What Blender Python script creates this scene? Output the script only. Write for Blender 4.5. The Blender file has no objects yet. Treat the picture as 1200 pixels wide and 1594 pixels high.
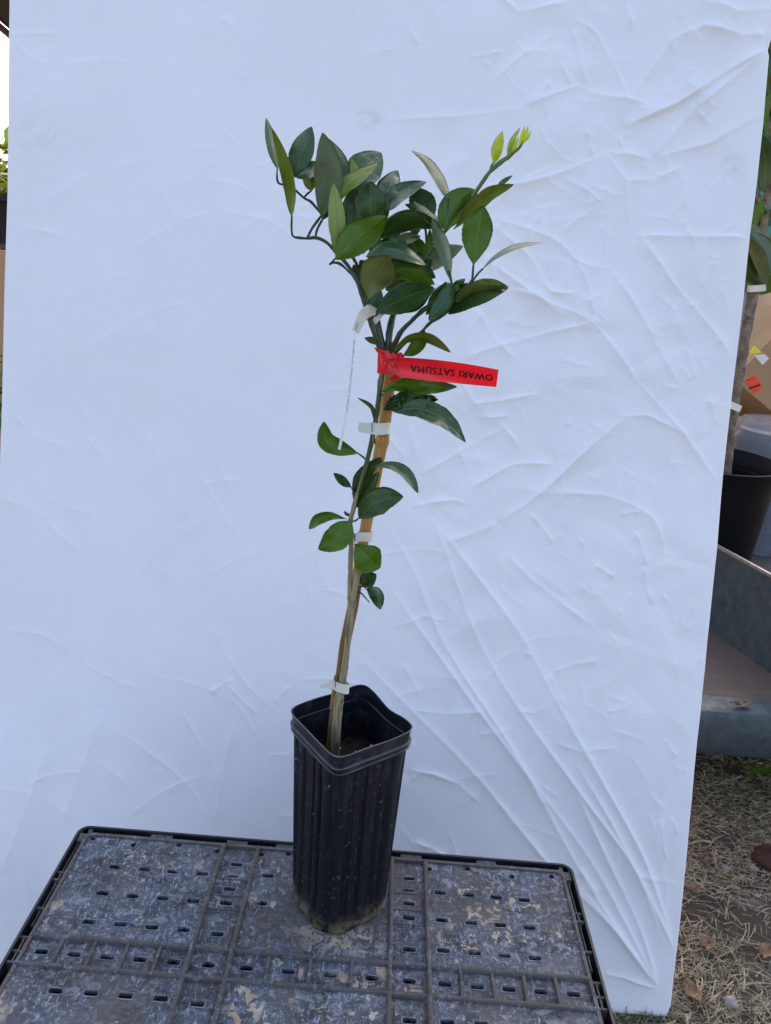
import bpy, bmesh, math, random
import numpy as np
from mathutils import Vector, Matrix, noise
random.seed(7); rng = np.random.default_rng(7)
S = bpy.context.scene
# ---------------------------------------------------------------- camera
F = 1151.0; TH = math.radians(18.6); RO = math.radians(4.6); CH = 1.35
fw = np.array([0, math.cos(TH), -math.sin(TH)]); up = np.array([0, math.sin(TH), math.cos(TH)]); rt = np.array([1., 0, 0])
CX = math.cos(RO)*rt + math.sin(RO)*up; CY = -math.sin(RO)*rt + math.cos(RO)*up
cd = bpy.data.cameras.new('camera'); cam = bpy.data.objects.new('camera', cd); S.collection.objects.link(cam)
cam.matrix_world = Matrix(((CX[0], CY[0], -fw[0], 0), (CX[1], CY[1], -fw[1], 0), (CX[2], CY[2], -fw[2], CH), (0, 0, 0, 1)))
cd.sensor_fit = 'VERTICAL'; cd.sensor_height = 36; cd.lens = 36*F/1594; cd.clip_start = .02; cd.clip_end = 3000
S.camera = cam
# ---------------------------------------------------------------- light
SUN_EL, SUN_AZ = 35, 12           # azimuth clockwise from +Y: beyond the sheet, which stands in its own shade
w = bpy.data.worlds.new("World"); S.world = w; w.use_nodes = True
nt = w.node_tree; bg = nt.nodes['Background']; sky = nt.nodes.new('ShaderNodeTexSky'); sky.sky_type = 'NISHITA'
sky.sun_disc = False; sky.sun_elevation = math.radians(SUN_EL); sky.sun_rotation = math.radians(SUN_AZ)
sky.air_density = 1.0; sky.dust_density = 3.5; sky.ozone_density = 2.2
nt.links.new(sky.outputs[0], bg.inputs[0]); bg.inputs[1].default_value = 0.15
sl = bpy.data.lights.new('sun', 'SUN'); so = bpy.data.objects.new('sun', sl); S.collection.objects.link(so)
sl.energy = 2.5; sl.angle = math.radians(0.5); sl.color = (1, .95, .88)
e, a = math.radians(SUN_EL), math.radians(SUN_AZ)
sd = Vector((math.sin(a)*math.cos(e), math.cos(a)*math.cos(e), math.sin(e)))
so.rotation_euler = sd.to_track_quat('Z', 'Y').to_euler()
S.view_settings.view_transform = 'Standard'; S.view_settings.look = 'None'
S.view_settings.exposure = 1.92; S.view_settings.gamma = 1
S.view_settings.use_white_balance = True; S.view_settings.white_balance_temperature = 7400; S.view_settings.white_balance_tint = 20   # the phone's white balance in open shade
# ---------------------------------------------------------------- helpers
def ray(px, py): return (px-600)*CX - (py-797)*CY + F*fw
def at(px, py, Y):
    v = ray(px, py); t = Y/v[1]; return Vector((v[0]*t, Y, CH+v[2]*t))
def onz(px, py, z):
    v = ray(px, py); t = (z-CH)/v[2]; return Vector((v[0]*t, v[1]*t, z))
def srgb(r, g, b):
    f = lambda c: (c/255/12.92 if c/255 <= .04045 else ((c/255+.055)/1.055)**2.4)
    return (f(r), f(g), f(b), 1)
class MB:
    def __init__(s): s.v = []; s.f = []; s.m = []; s.uv = {}
    def add(s, vs, fs, mi=0, uvs=None):
        o = len(s.v); s.v += [tuple(v) for v in vs]
        for k, f in enumerate(fs):
            if uvs is not None: s.uv[len(s.f)] = [uvs[i] for i in f]
            s.f.append([i+o for i in f]); s.m.append(mi)
    def box(s, x0, x1, y0, y1, z0, z1, M=None, mi=0):
        vs = [Vector((x, y, z)) for x in (x0, x1) for y in (y0, y1) for z in (z0, z1)]
        if M is not None: vs = [M @ v for v in vs]
        s.add(vs, [(0,1,3,2), (4,6,7,5), (0,4,5,1), (2,3,7,6), (0,2,6,4), (1,5,7,3)], mi)
    def bar(s, a, b, w_, h, mi=0, upv=(0, 0, 1)):
        a, b = Vector(a), Vector(b); d = (b-a); L = d.length; d.normalize()
        x = d.cross(Vector(upv)).normalized(); z = x.cross(d)
        M = Matrix(((x.x, d.x, z.x, a.x), (x.y, d.y, z.y, a.y), (x.z, d.z, z.z, a.z), (0, 0, 0, 1)))
        s.box(-w_/2, w_/2, 0, L, -h/2, h/2, M, mi)
    def tube(s, pts, rad, n=10, sm=4, mi=0, cap=True, wob=0):
        P = [Vector(p) for p in pts]
        if not hasattr(rad, '__len__'): rad = [rad]*len(P)
        if sm > 1: P, rad = smooth(P, rad, sm)
        vs = []; ref = Vector((0.3, -1, .1)).normalized()
        for i, p in enumerate(P):
            d = (P[min(i+1, len(P)-1)]-P[max(i-1, 0)]).normalized()
            x = d.cross(ref)
            if x.length < 1e-3: x = d.cross(Vector((1, 0, 0)))
            x.normalize(); y = d.cross(x); ref = -y if False else ref
            for k in range(n):
                t = 2*math.pi*k/n; r_ = rad[i]*(1+wob*noise.noise(p*180+Vector((k*3.1, 0, 0))))
                vs.append(p + (x*math.cos(t)+y*math.sin(t))*r_)
        fs = []
        for i in range(len(P)-1):
            for k in range(n):
                fs.append((i*n+k, i*n+(k+1) % n, (i+1)*n+(k+1) % n, (i+1)*n+k))
        if cap: fs += [tuple(range(n))[::-1], tuple((len(P)-1)*n+k for k in range(n))]
        s.add(vs, fs, mi)
    def lathe(s, prof, c, n=48, mi=0):
        vs = [(c[0]+r*math.cos(2*math.pi*k/n), c[1]+r*math.sin(2*math.pi*k/n), c[2]+z) for r, z in prof for k in range(n)]
        fs = [(i*n+k, i*n+(k+1) % n, (i+1)*n+(k+1) % n, (i+1)*n+k) for i in range(len(prof)-1) for k in range(n)]
        s.add(vs, fs, mi)
    def build(s, name, mats, parent=None, smooth_=True, loc=(0, 0, 0), auto=None):
        me = bpy.data.meshes.new(name); me.from_pydata(s.v, [], s.f)
        for m in (mats if isinstance(mats, (list, tuple)) else [mats]): me.materials.append(m)
        for p, mi in zip(me.polygons, s.m): p.material_index = mi; p.use_smooth = smooth_
        if s.uv:
            ul = me.uv_layers.new(name='UVMap')
            for p in me.polygons:
                if p.index in s.uv:
                    for li, u in zip(p.loop_indices, s.uv[p.index]): ul.data[li].uv = u
        bm = bmesh.new(); bm.from_mesh(me)
        if not s.uv: bmesh.ops.recalc_face_normals(bm, faces=bm.faces)
        bm.to_mesh(me); bm.free()
        if smooth_ and auto: me.set_sharp_from_angle(angle=math.radians(auto))
        o = bpy.data.objects.new(name, me); S.collection.objects.link(o)
        if parent is not None: o.parent = parent
        if any(loc): o.location = loc
        return o
def smooth(P, R, k):
    out, ro = [], []
    for i in range(len(P)-1):
        p0 = P[max(i-1, 0)]; p1 = P[i]; p2 = P[i+1]; p3 = P[min(i+2, len(P)-1)]
        for j in range(k):
            t = j/k
            out.append(.5*((2*p1)+(p2-p0)*t+(2*p0-5*p1+4*p2-p3)*t*t+(3*p1-p0-3*p2+p3)*t**3)); ro.append(R[i]*(1-t)+R[i+1]*t)
    out.append(P[-1]); ro.append(R[-1]); return out, ro
def thing(name, label, cat, group=None, loc=(0, 0, 0)):
    o = bpy.data.objects.new(name, None); S.collection.objects.link(o); o.location = loc; o.empty_display_size = .05
    return tag(o, label, cat, group)
def tag(o, label, cat, group=None):
    o['label'] = label; o['category'] = cat
    if group: o['group'] = group
    return o
def child(o, root):      # parent while keeping the world place of geometry written in world space
    o.parent = root; o.matrix_parent_inverse = Matrix.Translation(root.location).inverted(); return o
# ---- materials
class Mat:
    def __init__(s, name, col, rough=.6, spec=.5, metal=0, **kw):
        s.m = bpy.data.materials.new(name); s.m.use_nodes = True; s.t = s.m.node_tree; s.n = s.t.nodes
        s.b = s.n['Principled BSDF']; s.b.inputs['Base Color'].default_value = (*col[:3], 1); s.b.inputs['Roughness'].default_value = rough
        s.b.inputs['Metallic'].default_value = metal; s.b.inputs['Specular IOR Level'].default_value = spec
        for k, v in kw.items(): s.b.inputs[k.replace('_', ' ')].default_value = v
        s.c = None; s.col = col; s.nrm = None
    def L(s, a, b): s.t.links.new(a, b)
    def tc(s, kind='Object', scale=None):
        if not hasattr(s, '_tc'): s._tc = s.n.new('ShaderNodeTexCoord')
        o = s._tc.outputs[kind]
        if scale:
            mp = s.n.new('ShaderNodeMapping'); mp.inputs['Scale'].default_value = scale; s.L(o, mp.inputs[0]); o = mp.outputs[0]
        return o
    def noise(s, scale, detail=5, rough=.6, dist=0, sc=None, kind='Object'):
        n = s.n.new('ShaderNodeTexNoise'); n.inputs['Scale'].default_value = scale; n.inputs['Detail'].default_value = detail
        n.inputs['Roughness'].default_value = rough; n.inputs['Distortion'].default_value = dist; s.L(s.tc(kind, sc), n.inputs[0]); return n.outputs[0]
    def ramp(s, x, stops):
        r = s.n.new('ShaderNodeValToRGB'); s.L(x, r.inputs[0]); el = r.color_ramp.elements
        while len(el) > 1: el.remove(el[-1])
        for i, (p, c) in enumerate(stops):
            q = el[0] if i == 0 else el.new(p)
            q.position = p; q.color = (c, c, c, 1) if not hasattr(c, '__len__') else (*c[:3], 1)
        return r.outputs[0]
    def math(s, op, a, b=None):
        n = s.n.new('ShaderNodeMath'); n.operation = op
        for i, x in enumerate((a, b)):
            if x is None: continue
            if isinstance(x, (int, float)): n.inputs[i].default_value = x
            else: s.L(x, n.inputs[i])
        return n.outputs[0]
    def mix(s, fac, c2, c1=None, blend='MIX'):
        n = s.n.new('ShaderNodeMix'); n.data_type = 'RGBA'; n.blend_type = blend
        base = c1 if c1 is not None else (s.c if s.c is not None else s.col)
        for i, x in ((0, fac), (6, base), (7, c2)):
            if isinstance(x, (int, float)): n.inputs[i].default_value = x
            elif isinstance(x, tuple): n.inputs[i].default_value = (*x[:3], 1)
            else: s.L(x, n.inputs[i])
        s.c = n.outputs[2]; s.L(s.c, s.b.inputs['Base Color']); return s
    def vary(s, scale, lo, hi, sc=None, detail=5):   # multiply by a grey range
        s.mix(1.0, s.ramp(s.noise(scale, detail, sc=sc), [(.3, lo), (.7, hi)]), blend='MULTIPLY'); return s
    def bump(s, x, st=.3, dist=.002):
        n = s.n.new('ShaderNodeBump'); n.inputs['Strength'].default_value = st; n.inputs['Distance'].default_value = dist
        s.L(x, n.inputs['Height'])
        if s.nrm is not None: s.L(s.nrm, n.inputs['Normal'])
        s.nrm = n.outputs[0]; s.L(s.nrm, s.b.inputs['Normal']); return s
    def rough(s, x): s.L(x, s.b.inputs['Roughness']); return s
# ================================================================ MATERIALS
m_cloth = Mat('white_sheet', (.80, .80, .80), .92, .15)
m_cloth.vary(5, .955, 1.0)
m_cloth.bump(m_cloth.noise(14, 3, .5, .6), .05, .02)
m_cloth.bump(m_cloth.noise(70, 5, .6), .10, .002)
wv = m_cloth.noise(900, 1, .5, sc=(1, .08, .08)); wv2 = m_cloth.noise(900, 1, .5, sc=(.08, 1, 1))
m_cloth.bump(m_cloth.math('ADD', wv, wv2), .5, .0008)
m_soil = Mat('potting_soil', (.035, .026, .019), .95, .1).vary(90, .3, 1.6); m_soil.mix(m_soil.ramp(m_soil.noise(220, 5, .8), [(.6, 0), (.66, .7)]), (.16, .12, .08))
m_soil.bump(m_soil.noise(140, 5), .9, .006)
m_potp = Mat('black_pot_plastic', (.0030, .0045, .0075), .36, .32)
_s = m_potp.ramp(m_potp.noise(28, 8, .7, 1.2, sc=(1, 1, .10)), [(.54, 0), (.70, .28)])
m_potp.mix(_s, (.055, .072, .095))
_s = m_potp.ramp(m_potp.noise(110, 9, .85, 1.4), [(.592, 0), (.63, .8)])
m_potp.mix(_s, (.24, .25, .27))
_z = m_potp.n.new('ShaderNodeSeparateXYZ'); m_potp.L(m_potp.tc(), _z.inputs[0])
_g = m_potp.math('MULTIPLY', m_potp.ramp(_z.outputs[2], [(.0, 1.0), (.028, 0)]), m_potp.ramp(m_potp.noise(45, 6, .7, 1), [(.42, 0), (.6, .8)]))
m_potp.mix(_g, (.24, .21, .12))
m_potp.rough(m_potp.ramp(m_potp.noise(30, 6, .6), [(.3, .36), (.7, .62)]))
m_potp.bump(m_potp.noise(60, 4, .6), .15, .002)
m_rimhl = Mat('worn_rim_highlight', (.05, .06, .072), .45, .4); m_rimhl.mix(m_rimhl.ramp(m_rimhl.noise(45, 6, .8), [(.4, 0), (.6, .8)]), (.12, .14, .16))  # worn edge with the rim's blue-grey highlights painted into its colour
m_farp = Mat('far_pot_plastic', (.003, .0035, .005), .55, .10); m_farp.mix(m_farp.ramp(m_farp.noise(60, 9, .85), [(.66, 0), (.7, .6)]), (.12, .12, .12))
m_rimp = Mat('pot_rim_plastic', (.005, .0075, .012), .33, .5); m_rimp.mix(m_rimp.ramp(m_rimp.noise(60, 8, .8, .5), [(.5, 0), (.66, .5)]), (.06, .08, .10)); m_rimp.bump(m_rimp.noise(120, 4), .15, .001)
# crate plastic: black with grey scuffs, dried pale residue and dirt
def crate_mat(name, dirt, pale):
    m = Mat(name, (.018, .020, .023), .6, .35)
    m.mix(m.ramp(m.noise(22, 10, .8, .3), [(.38, 0), (.56, .9)]), (.075, .092, .112))
    m.mix(m.ramp(m.noise(95, 9, .8, .7, sc=(.7, 1.2, 1)), [(.51, 0), (.59, .75)]), (.21, .238, .268))
    m.mix(m.ramp(m.noise(200, 8, .85, .8, sc=(1.3, .5, 1)), [(.56, 0), (.585, .85)]), (.40, .42, .44))
    m.mix(m.ramp(m.noise(60, 9, .8, .5), [(.37, .85), (.45, 0)]), (.009, .010, .012))
    m.mix(m.ramp(m.noise(9, 9, .75, .3), [(.47, 0), (.62, dirt)]), (.085, .072, .058))
    if pale:
        a_ = m.ramp(m.noise(42, 7, .66, .5), [(.57, 0), (.58, 1)]); b_ = m.ramp(m.noise(5.3, 4, .65, .9), [(.50, 0), (.56, 1)])
        mk = m.math('MULTIPLY', a_, b_)
        n = m.n.new('ShaderNodeVectorMath'); n.operation = 'SUBTRACT'; m.L(m.tc(), n.inputs[0]); n.inputs[1].default_value = (-.014, .632, .63)
        n2 = m.n.new('ShaderNodeVectorMath'); n2.operation = 'MULTIPLY'; m.L(n.outputs[0], n2.inputs[0]); n2.inputs[1].default_value = (.55, 1.5, 1)
        n3 = m.n.new('ShaderNodeVectorMath'); n3.operation = 'LENGTH'; m.L(n2.outputs[0], n3.inputs[0])
        near = m.ramp(n3.outputs['Value'], [(.012, 1), (.04, 0)])
        mk2 = m.math('MULTIPLY', near, m.ramp(m.noise(60, 6, .65, 1.2), [(.5, 0), (.52, 1)]))
        mk = m.math('MAXIMUM', mk, mk2)
        for cx_, cy_, rr_ in ((.165, .675, .10), (-.26, .715, .06), (.02, .52, .09)):
            n = m.n.new('ShaderNodeVectorMath'); n.operation = 'DISTANCE'; m.L(m.tc(), n.inputs[0]); n.inputs[1].default_value = (cx_-cxm, cy_-.5885, ZT) if False else (cx_, cy_, .63)
            reg = m.ramp(n.outputs['Value'], [(rr_*.2, .085), (rr_, 0)]); q_ = m.math('ADD', m.noise(75, 8, .72, .4), reg); mk = m.math('MAXIMUM', mk, m.ramp(q_, [(.635, 0), (.645, 1)]))
        m.mix(mk, m.ramp(m.noise(30, 4), [(.35, (.27, .20, .115)), (.65, (.42, .37, .29))]))
        m.bump(mk, .5, .0008)
    m.rough(m.ramp(m.noise(50, 6, .7), [(.3, .5), (.7, .85)]))
    m.bump(m.noise(90, 9, .8, .4), .6, .002)
    return m
m_crate = crate_mat('scuffed_black_plastic', .8, True)
m_rib = crate_mat('dusty_rib_plastic', 1.0, False)
m_rib.mix(m_rib.ramp(m_rib.noise(55, 8, .8), [(.38, 0), (.56, .9)]), (.085, .070, .056)); m_rib.bump(m_rib.noise(160, 6, .8), .6, .002)
m_lip = Mat('worn_slot_lip', (.05, .06, .075), .55, .35); m_lip.mix(m_lip.ramp(m_lip.noise(45, 8, .8, .4), [(.42, 0), (.58, .9)]), (.20, .23, .27))
m_dark = Mat('dark_plastic', (.012, .014, .018), .5, .4).vary(40, .6, 1.5)
# plant
def leaf_mat(name, col, vein, rough, spec, transl=.12, var=.25):
    m = Mat(name, col, rough, spec)
    m.vary(26, 1-var, 1+var)
    m.mix(m.ramp(m.noise(9, 3), [(.4, 0), (.65, .35)]), tuple(min(1, c*k) for c, k in zip(col, (1.6, 1.25, .8))))
    sx = m.n.new('ShaderNodeSeparateXYZ'); m.L(m.tc('UV'), sx.inputs[0])
    dv = m.math('ABSOLUTE', m.math('SUBTRACT', sx.outputs[1], .5))
    mid = m.ramp(dv, [(.012, 1), (.032, 0)])
    # side veins: bands of (u*14 - |v|*9)
    q = m.math('FRACT', m.math('SUBTRACT', m.math('MULTIPLY', sx.outputs[0], 9.0), m.math('MULTIPLY', dv, 7.0)))
    sv = m.ramp(m.math('ABSOLUTE', m.math('SUBTRACT', q, .5)), [(.0, 1), (.06, 0)])
    m.mix(m.math('MULTIPLY', mid, .75), vein); m.mix(m.math('MULTIPLY', sv, .34), vein)
    m.bump(m.math('ADD', mid, m.math('MULTIPLY', sv, .5)), .35, .0006)
    m.bump(m.noise(120, 4, .6), .3, .0012); m.bump(m.noise(34, 3, .5), .45, .006); m.mix(m.ramp(m.noise(48, 5, .7, .4), [(.56, 0), (.66, .45)]), tuple(c*.45 for c in col))
    m.mix(m.ramp(m.noise(160, 3, .7, .5), [(.74, 0), (.78, .5)]), (.24, .30, .18))
    if transl:
        tr = m.n.new('ShaderNodeBsdfTranslucent'); mx = m.n.new('ShaderNodeMixShader'); mx.inputs[0].default_value = transl
        tr.inputs[0].default_value = (min(1, col[0]*2.2), min(1, col[1]*2.2), col[2]*.8, 1)
        m.L(m.b.outputs[0], mx.inputs[1]); m.L(tr.outputs[0], mx.inputs[2]); m.L(mx.outputs[0], m.n['Material Output'].inputs[0])
    return m
LM = {
 'dark': leaf_mat('leaf_dark_green', (.022, .062, .010), (.06, .12, .035), .36, .4),
 'green': leaf_mat('leaf_mid_green', (.052, .128, .006), (.10, .19, .025), .40, .3),
 'olive': leaf_mat('leaf_olive_green', (.11, .18, .018), (.2, .28, .06), .45, .3, .2),
 'teal': leaf_mat('leaf_sky_sheen_green', (.030, .085, .030), (.10, .18, .08), .36, .42),  # reflected sky put into the leaf colour as blue-green
 'grey': leaf_mat('leaf_underside', (.10, .150, .078), (.08, .13, .07), .6, .35, .12),
 'pale': leaf_mat('leaf_pale_underside', (.22, .31, .085), (.1, .17, .06), .5, .4, .25),
 'brown': leaf_mat('leaf_olive_underside', (.095, .125, .030), (.14, .18, .07), .5, .4, .1, .3),
 'young': leaf_mat('leaf_young_yellow', (.30, .37, .035), (.25, .33, .03), .45, .4, .35, .15)}
m_stem = Mat('green_stem', (.040, .072, .024), .5, .4).vary(70, .6, 1.5, sc=(1, 1, .2)); m_stem.mix(m_stem.ramp(m_stem.noise(80, 5, .7, .4, sc=(1, 1, .08)), [(.52, 0), (.60, .8)]), (.20, .21, .09)); m_stem.bump(m_stem.noise(200, 4), .3, .001)
m_twig = Mat('dark_twig', (.026, .052, .026), .45, .45).vary(60, .7, 1.4)
m_gbark = Mat('grey_bark', (.24, .21, .17), .85, .2); m_gbark.mix(m_gbark.ramp(m_gbark.noise(30, 7, .7, .5), [(.4, .8), (.6, 0)]), (.07, .055, .04)); m_gbark.bump(m_gbark.noise(60, 6, .7), .6, .004)
m_shoot = Mat('young_green_shoot', (.085, .135, .035), .5, .35).vary(60, .8, 1.2)
m_bark = Mat('bark', (.30, .26, .15), .85, .2)
m_bark.mix(m_bark.ramp(m_bark.noise(90, 7, .7, 1.5, sc=(1, 1, .13)), [(.40, .95), (.52, 0)]), (.055, .042, .022))
m_bark.mix(m_bark.ramp(m_bark.noise(26, 5, .6, .5, sc=(1, 1, .5)), [(.50, 0), (.62, .75)]), (.10, .14, .03))
m_bark.bump(m_bark.noise(140, 6, .7, sc=(1, 1, .15)), .8, .0025)
m_bam = Mat('bamboo', (.62, .33, .085), .5, .35)
m_bam.mix(m_bam.ramp(m_bam.noise(70, 7, .7, 1, sc=(1, 1, .10)), [(.40, .75), (.58, 0)]), (.27, .13, .04))
m_bam.mix(m_bam.ramp(m_bam.noise(260, 3, .7), [(.70, 0), (.75, .85)]), (.05, .03, .015))
m_bam.mix(m_bam.ramp(m_bam.noise(10, 4), [(.45, 0), (.65, .5)]), (.40, .21, .07))
_z = m_bam.n.new('ShaderNodeSeparateXYZ'); m_bam.L(m_bam.tc(), _z.inputs[0]); m_bam.mix(m_bam.ramp(m_bam.math('ADD', _z.outputs[2], m_bam.math('MULTIPLY', m_bam.noise(20, 4), .05)), [(1.0, .85), (1.08, 0)]) if False else m_bam.math('MULTIPLY', m_bam.math('LESS_THAN', _z.outputs[2], 1.035), m_bam.ramp(m_bam.noise(18, 6, .7, sc=(1, 1, .3)), [(.35, .97), (.6, .7)])), (.115, .06, .03))
m_bam.bump(m_bam.noise(120, 5, .7, sc=(1, 1, .12)), .5, .0015)
m_tape = Mat('white_tie_tape', (.60, .62, .55), .55, .4).vary(50, .86, 1.05); m_tape.bump(m_tape.noise(60, 3), .3, .001)
m_tape.mix(m_tape.ramp(m_tape.noise(170, 6, .8, 2), [(.68, 0), (.72, .5)]), (.2, .22, .2))
m_label = Mat('cream_label_plastic', (.64, .60, .49), .45, .4).vary(30, .9, 1.04)
m_ink = Mat('black_ink', (.012, .010, .012), .5, .3)
m_red = Mat('red_flagging_tape', (.72, .010, .018), .28, .55); m_red.vary(14, .82, 1.06); m_red.bump(m_red.noise(22, 4, .5, .6), .35, .006)
tr = m_red.n.new('ShaderNodeBsdfTranslucent'); tr.inputs[0].default_value = (.9, .02, .03, 1); mx = m_red.n.new('ShaderNodeMixShader'); mx.inputs[0].default_value = .3
m_red.L(m_red.b.outputs[0], mx.inputs[1]); m_red.L(tr.outputs[0], mx.inputs[2]); m_red.L(mx.outputs[0], m_red.n['Material Output'].inputs[0])
m_perl = Mat('perlite', (.65, .65, .62), .9, .2)
m_galv = Mat('galvanized_steel', (.055, .085, .10), .5, .5, .35)
m_galv.mix(m_galv.ramp(m_galv.noise(22, 7, .7, 1.2), [(.38, 0), (.62, .8)]), (.030, .048, .060))
m_galv.mix(m_galv.ramp(m_galv.noise(75, 7, .75, 2), [(.6, 0), (.68, .6)]), (.17, .20, .21))
m_galv.mix(m_galv.ramp(m_galv.noise(14, 7, .7, .6), [(.64, 0), (.72, .8)]), (.10, .05, .02))
m_galv.rough(m_galv.ramp(m_galv.noise(30, 5), [(.3, .4), (.7, .7)])); m_galv.bump(m_galv.noise(60, 5), .2, .002)
m_edge = Mat('worn_metal_edge', (.24, .23, .215), .5, .5, .3).vary(60, .6, 1.2)
m_ply = Mat('plywood_deck', (.075, .064, .057), .8, .25)
m_ply.mix(m_ply.ramp(m_ply.noise(50, 6, .7, .8, sc=(.08, 1, 1)), [(.4, 0), (.65, .7)]), (.11, .096, .084))
m_ply.mix(m_ply.ramp(m_ply.noise(6, 6, .7), [(.5, 0), (.7, .6)]), (.07, .055, .045)); m_ply.bump(m_ply.noise(80, 5, .6, sc=(.1, 1, 1)), .3, .001)
m_card = Mat('cardboard', (.42, .27, .15), .85, .2).vary(3, .85, 1.08); m_card.vary(120, .94, 1.04, sc=(1, 1, .05))
m_orange = Mat('orange_sticker', (.85, .09, .02), .5, .4).vary(40, .9, 1.05)
m_yel = Mat('yellow_sticker', (.75, .72, .05), .5, .4)
m_paper = Mat('white_paper', (.75, .74, .72), .7, .3).vary(30, .92, 1.03)
m_teal = Mat('teal_painted_board', (.035, .20, .16), .5, .4); m_teal.mix(m_teal.ramp(m_teal.noise(30, 7, .75, 1), [(.6, 0), (.7, .6)]), (.3, .42, .4))
m_wrap = Mat('clear_plastic_wrap', (.45, .48, .52), .12, .5, Alpha=.30); m_wrap.bump(m_wrap.noise(26, 5, .6, 1.5, sc=(1, 1, .35)), .9, .02)
m_bluep = Mat('dark_blue_plastic', (.015, .035, .06), .4, .5).vary(20, .8, 1.3)
m_roof = Mat('brown_painted_wood', (.075, .045, .038), .7, .3).vary(14, .7, 1.3)
m_fascia = Mat('faded_red_fascia', (.30, .16, .14), .7, .3).vary(20, .8, 1.2)
m_post = Mat('post_timber', (.10, .06, .04), .8, .3).vary(30, .6, 1.3, sc=(1, 1, .1))
m_fr = Mat('folding_frame', (.04, .03, .03), .5)
m_grd = Mat('dirt', (.10, .092, .078), .95, .15)
m_grd.mix(m_grd.ramp(m_grd.noise(2.2, 8, .7, .6), [(.35, 0), (.6, .8)]), (.05, .04, .028))
m_grd.mix(m_grd.ramp(m_grd.noise(7, 8, .7, .6), [(.55, 0), (.68, .7)]), (.24, .235, .225))
m_grd.mix(m_grd.ramp(m_grd.noise(150, 6, .8), [(.45, 0), (.65, .5)]), (.2, .165, .11)); m_grd.bump(m_grd.noise(60, 8, .75), .9, .012)
def straw_mat(name, c1, c2):
    m = Mat(name, c1, .8, .25); m.mix(m.ramp(m.noise(38, 4, .7), [(.35, 0), (.65, 1)]), c2); return m
m_straw = straw_mat('dry_straw', (.47, .41, .27), (.15, .125, .08))
m_grass = straw_mat('green_grass', (.035, .075, .012), (.07, .10, .03))
m_fleaf = straw_mat('dead_leaf_brown', (.10, .055, .032), (.27, .18, .11)); m_fleaf.bump(m_fleaf.noise(90, 5), .5, .003)
m_stone = Mat('pale_stone', (.26, .25, .235), .9, .2).vary(40, .7, 1.15); m_stone.bump(m_stone.noise(60, 6), .6, .004)
m_brick = Mat('red_brown_rubble', (.06, .026, .02), .9, .2).vary(50, .6, 1.4); m_brick.bump(m_brick.noise(50, 6), .8, .006)
m_hedge = Mat('far_leaves', (.12, .17, .03), .6, .3).vary(1.5, .5, 1.5)
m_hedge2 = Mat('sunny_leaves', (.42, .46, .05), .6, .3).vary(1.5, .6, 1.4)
# ================================================================ GROUND
g = MB(); N = 60
gx = [(-1 if i < N/2 else 1)*abs((i-N/2)/(N/2))**3*400 for i in range(N+1)]
g.add([(x, y+1.5, -.003+.0*x) for y in gx for x in gx], [(j*(N+1)+i, j*(N+1)+i+1, (j+1)*(N+1)+i+1, (j+1)*(N+1)+i) for j in range(N) for i in range(N)])
o = g.build('ground', m_grd.m); o['kind'] = 'structure'
# ================================================================ CLOTH BACKDROP on a leaning board
LEAN = math.tan(math.radians(14)); Y0 = 1.074
PU = Vector((0, math.sin(math.radians(14)), math.cos(math.radians(14)))); PN = Vector((0, -math.cos(math.radians(14)), math.sin(math.radians(14))))
def onp(px, py):
    v = ray(px, py); t = (Y0+CH*LEAN)/(v[1]-v[2]*LEAN)
    return v[0]*t, (CH+v[2]*t)/math.cos(math.radians(14))     # a (world x), b (distance up the board)
Lp = [(30, -220), (24, -100), (20.5, 0), (19.5, 60), (18, 200), (17, 300), (12, 450), (8, 620), (3, 760), (0, 850), (-6, 1000), (-11, 1200), (-16, 1400), (-22, 1545)]
Rp = [(1222, -220), (1210, -100), (1199.5, 20), (1196, 60), (1189, 83), (1191, 92), (1182, 200), (1172, 290), (1162, 365), (1152, 470), (1137, 595), (1121, 741), (1112, 845), (1099, 976), (1085, 1117), (1081, 1150), (1068, 1289), (1059, 1387), (1050, 1470), (1044, 1520), (1040, 1560), (1034, 1576), (1024, 1582)]
La = np.array(sorted([onp(*p)[::-1] for p in Lp])); Ra = np.array(sorted([onp(*p)[::-1] for p in Rp]))
bt = 2.16; NR, NC = 1080, 720
bmin = .004
bs = np.linspace(bmin, bt, NR); us = np.linspace(0, 1, NC)
aL = np.interp(bs, La[:, 0], La[:, 1]); aR = np.interp(bs, Ra[:, 0], Ra[:, 1])
A = aL[:, None]*(1-us)+aR[:, None]*us; B = np.repeat(bs[:, None], NC, 1)
Hh = np.zeros_like(A)
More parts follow.
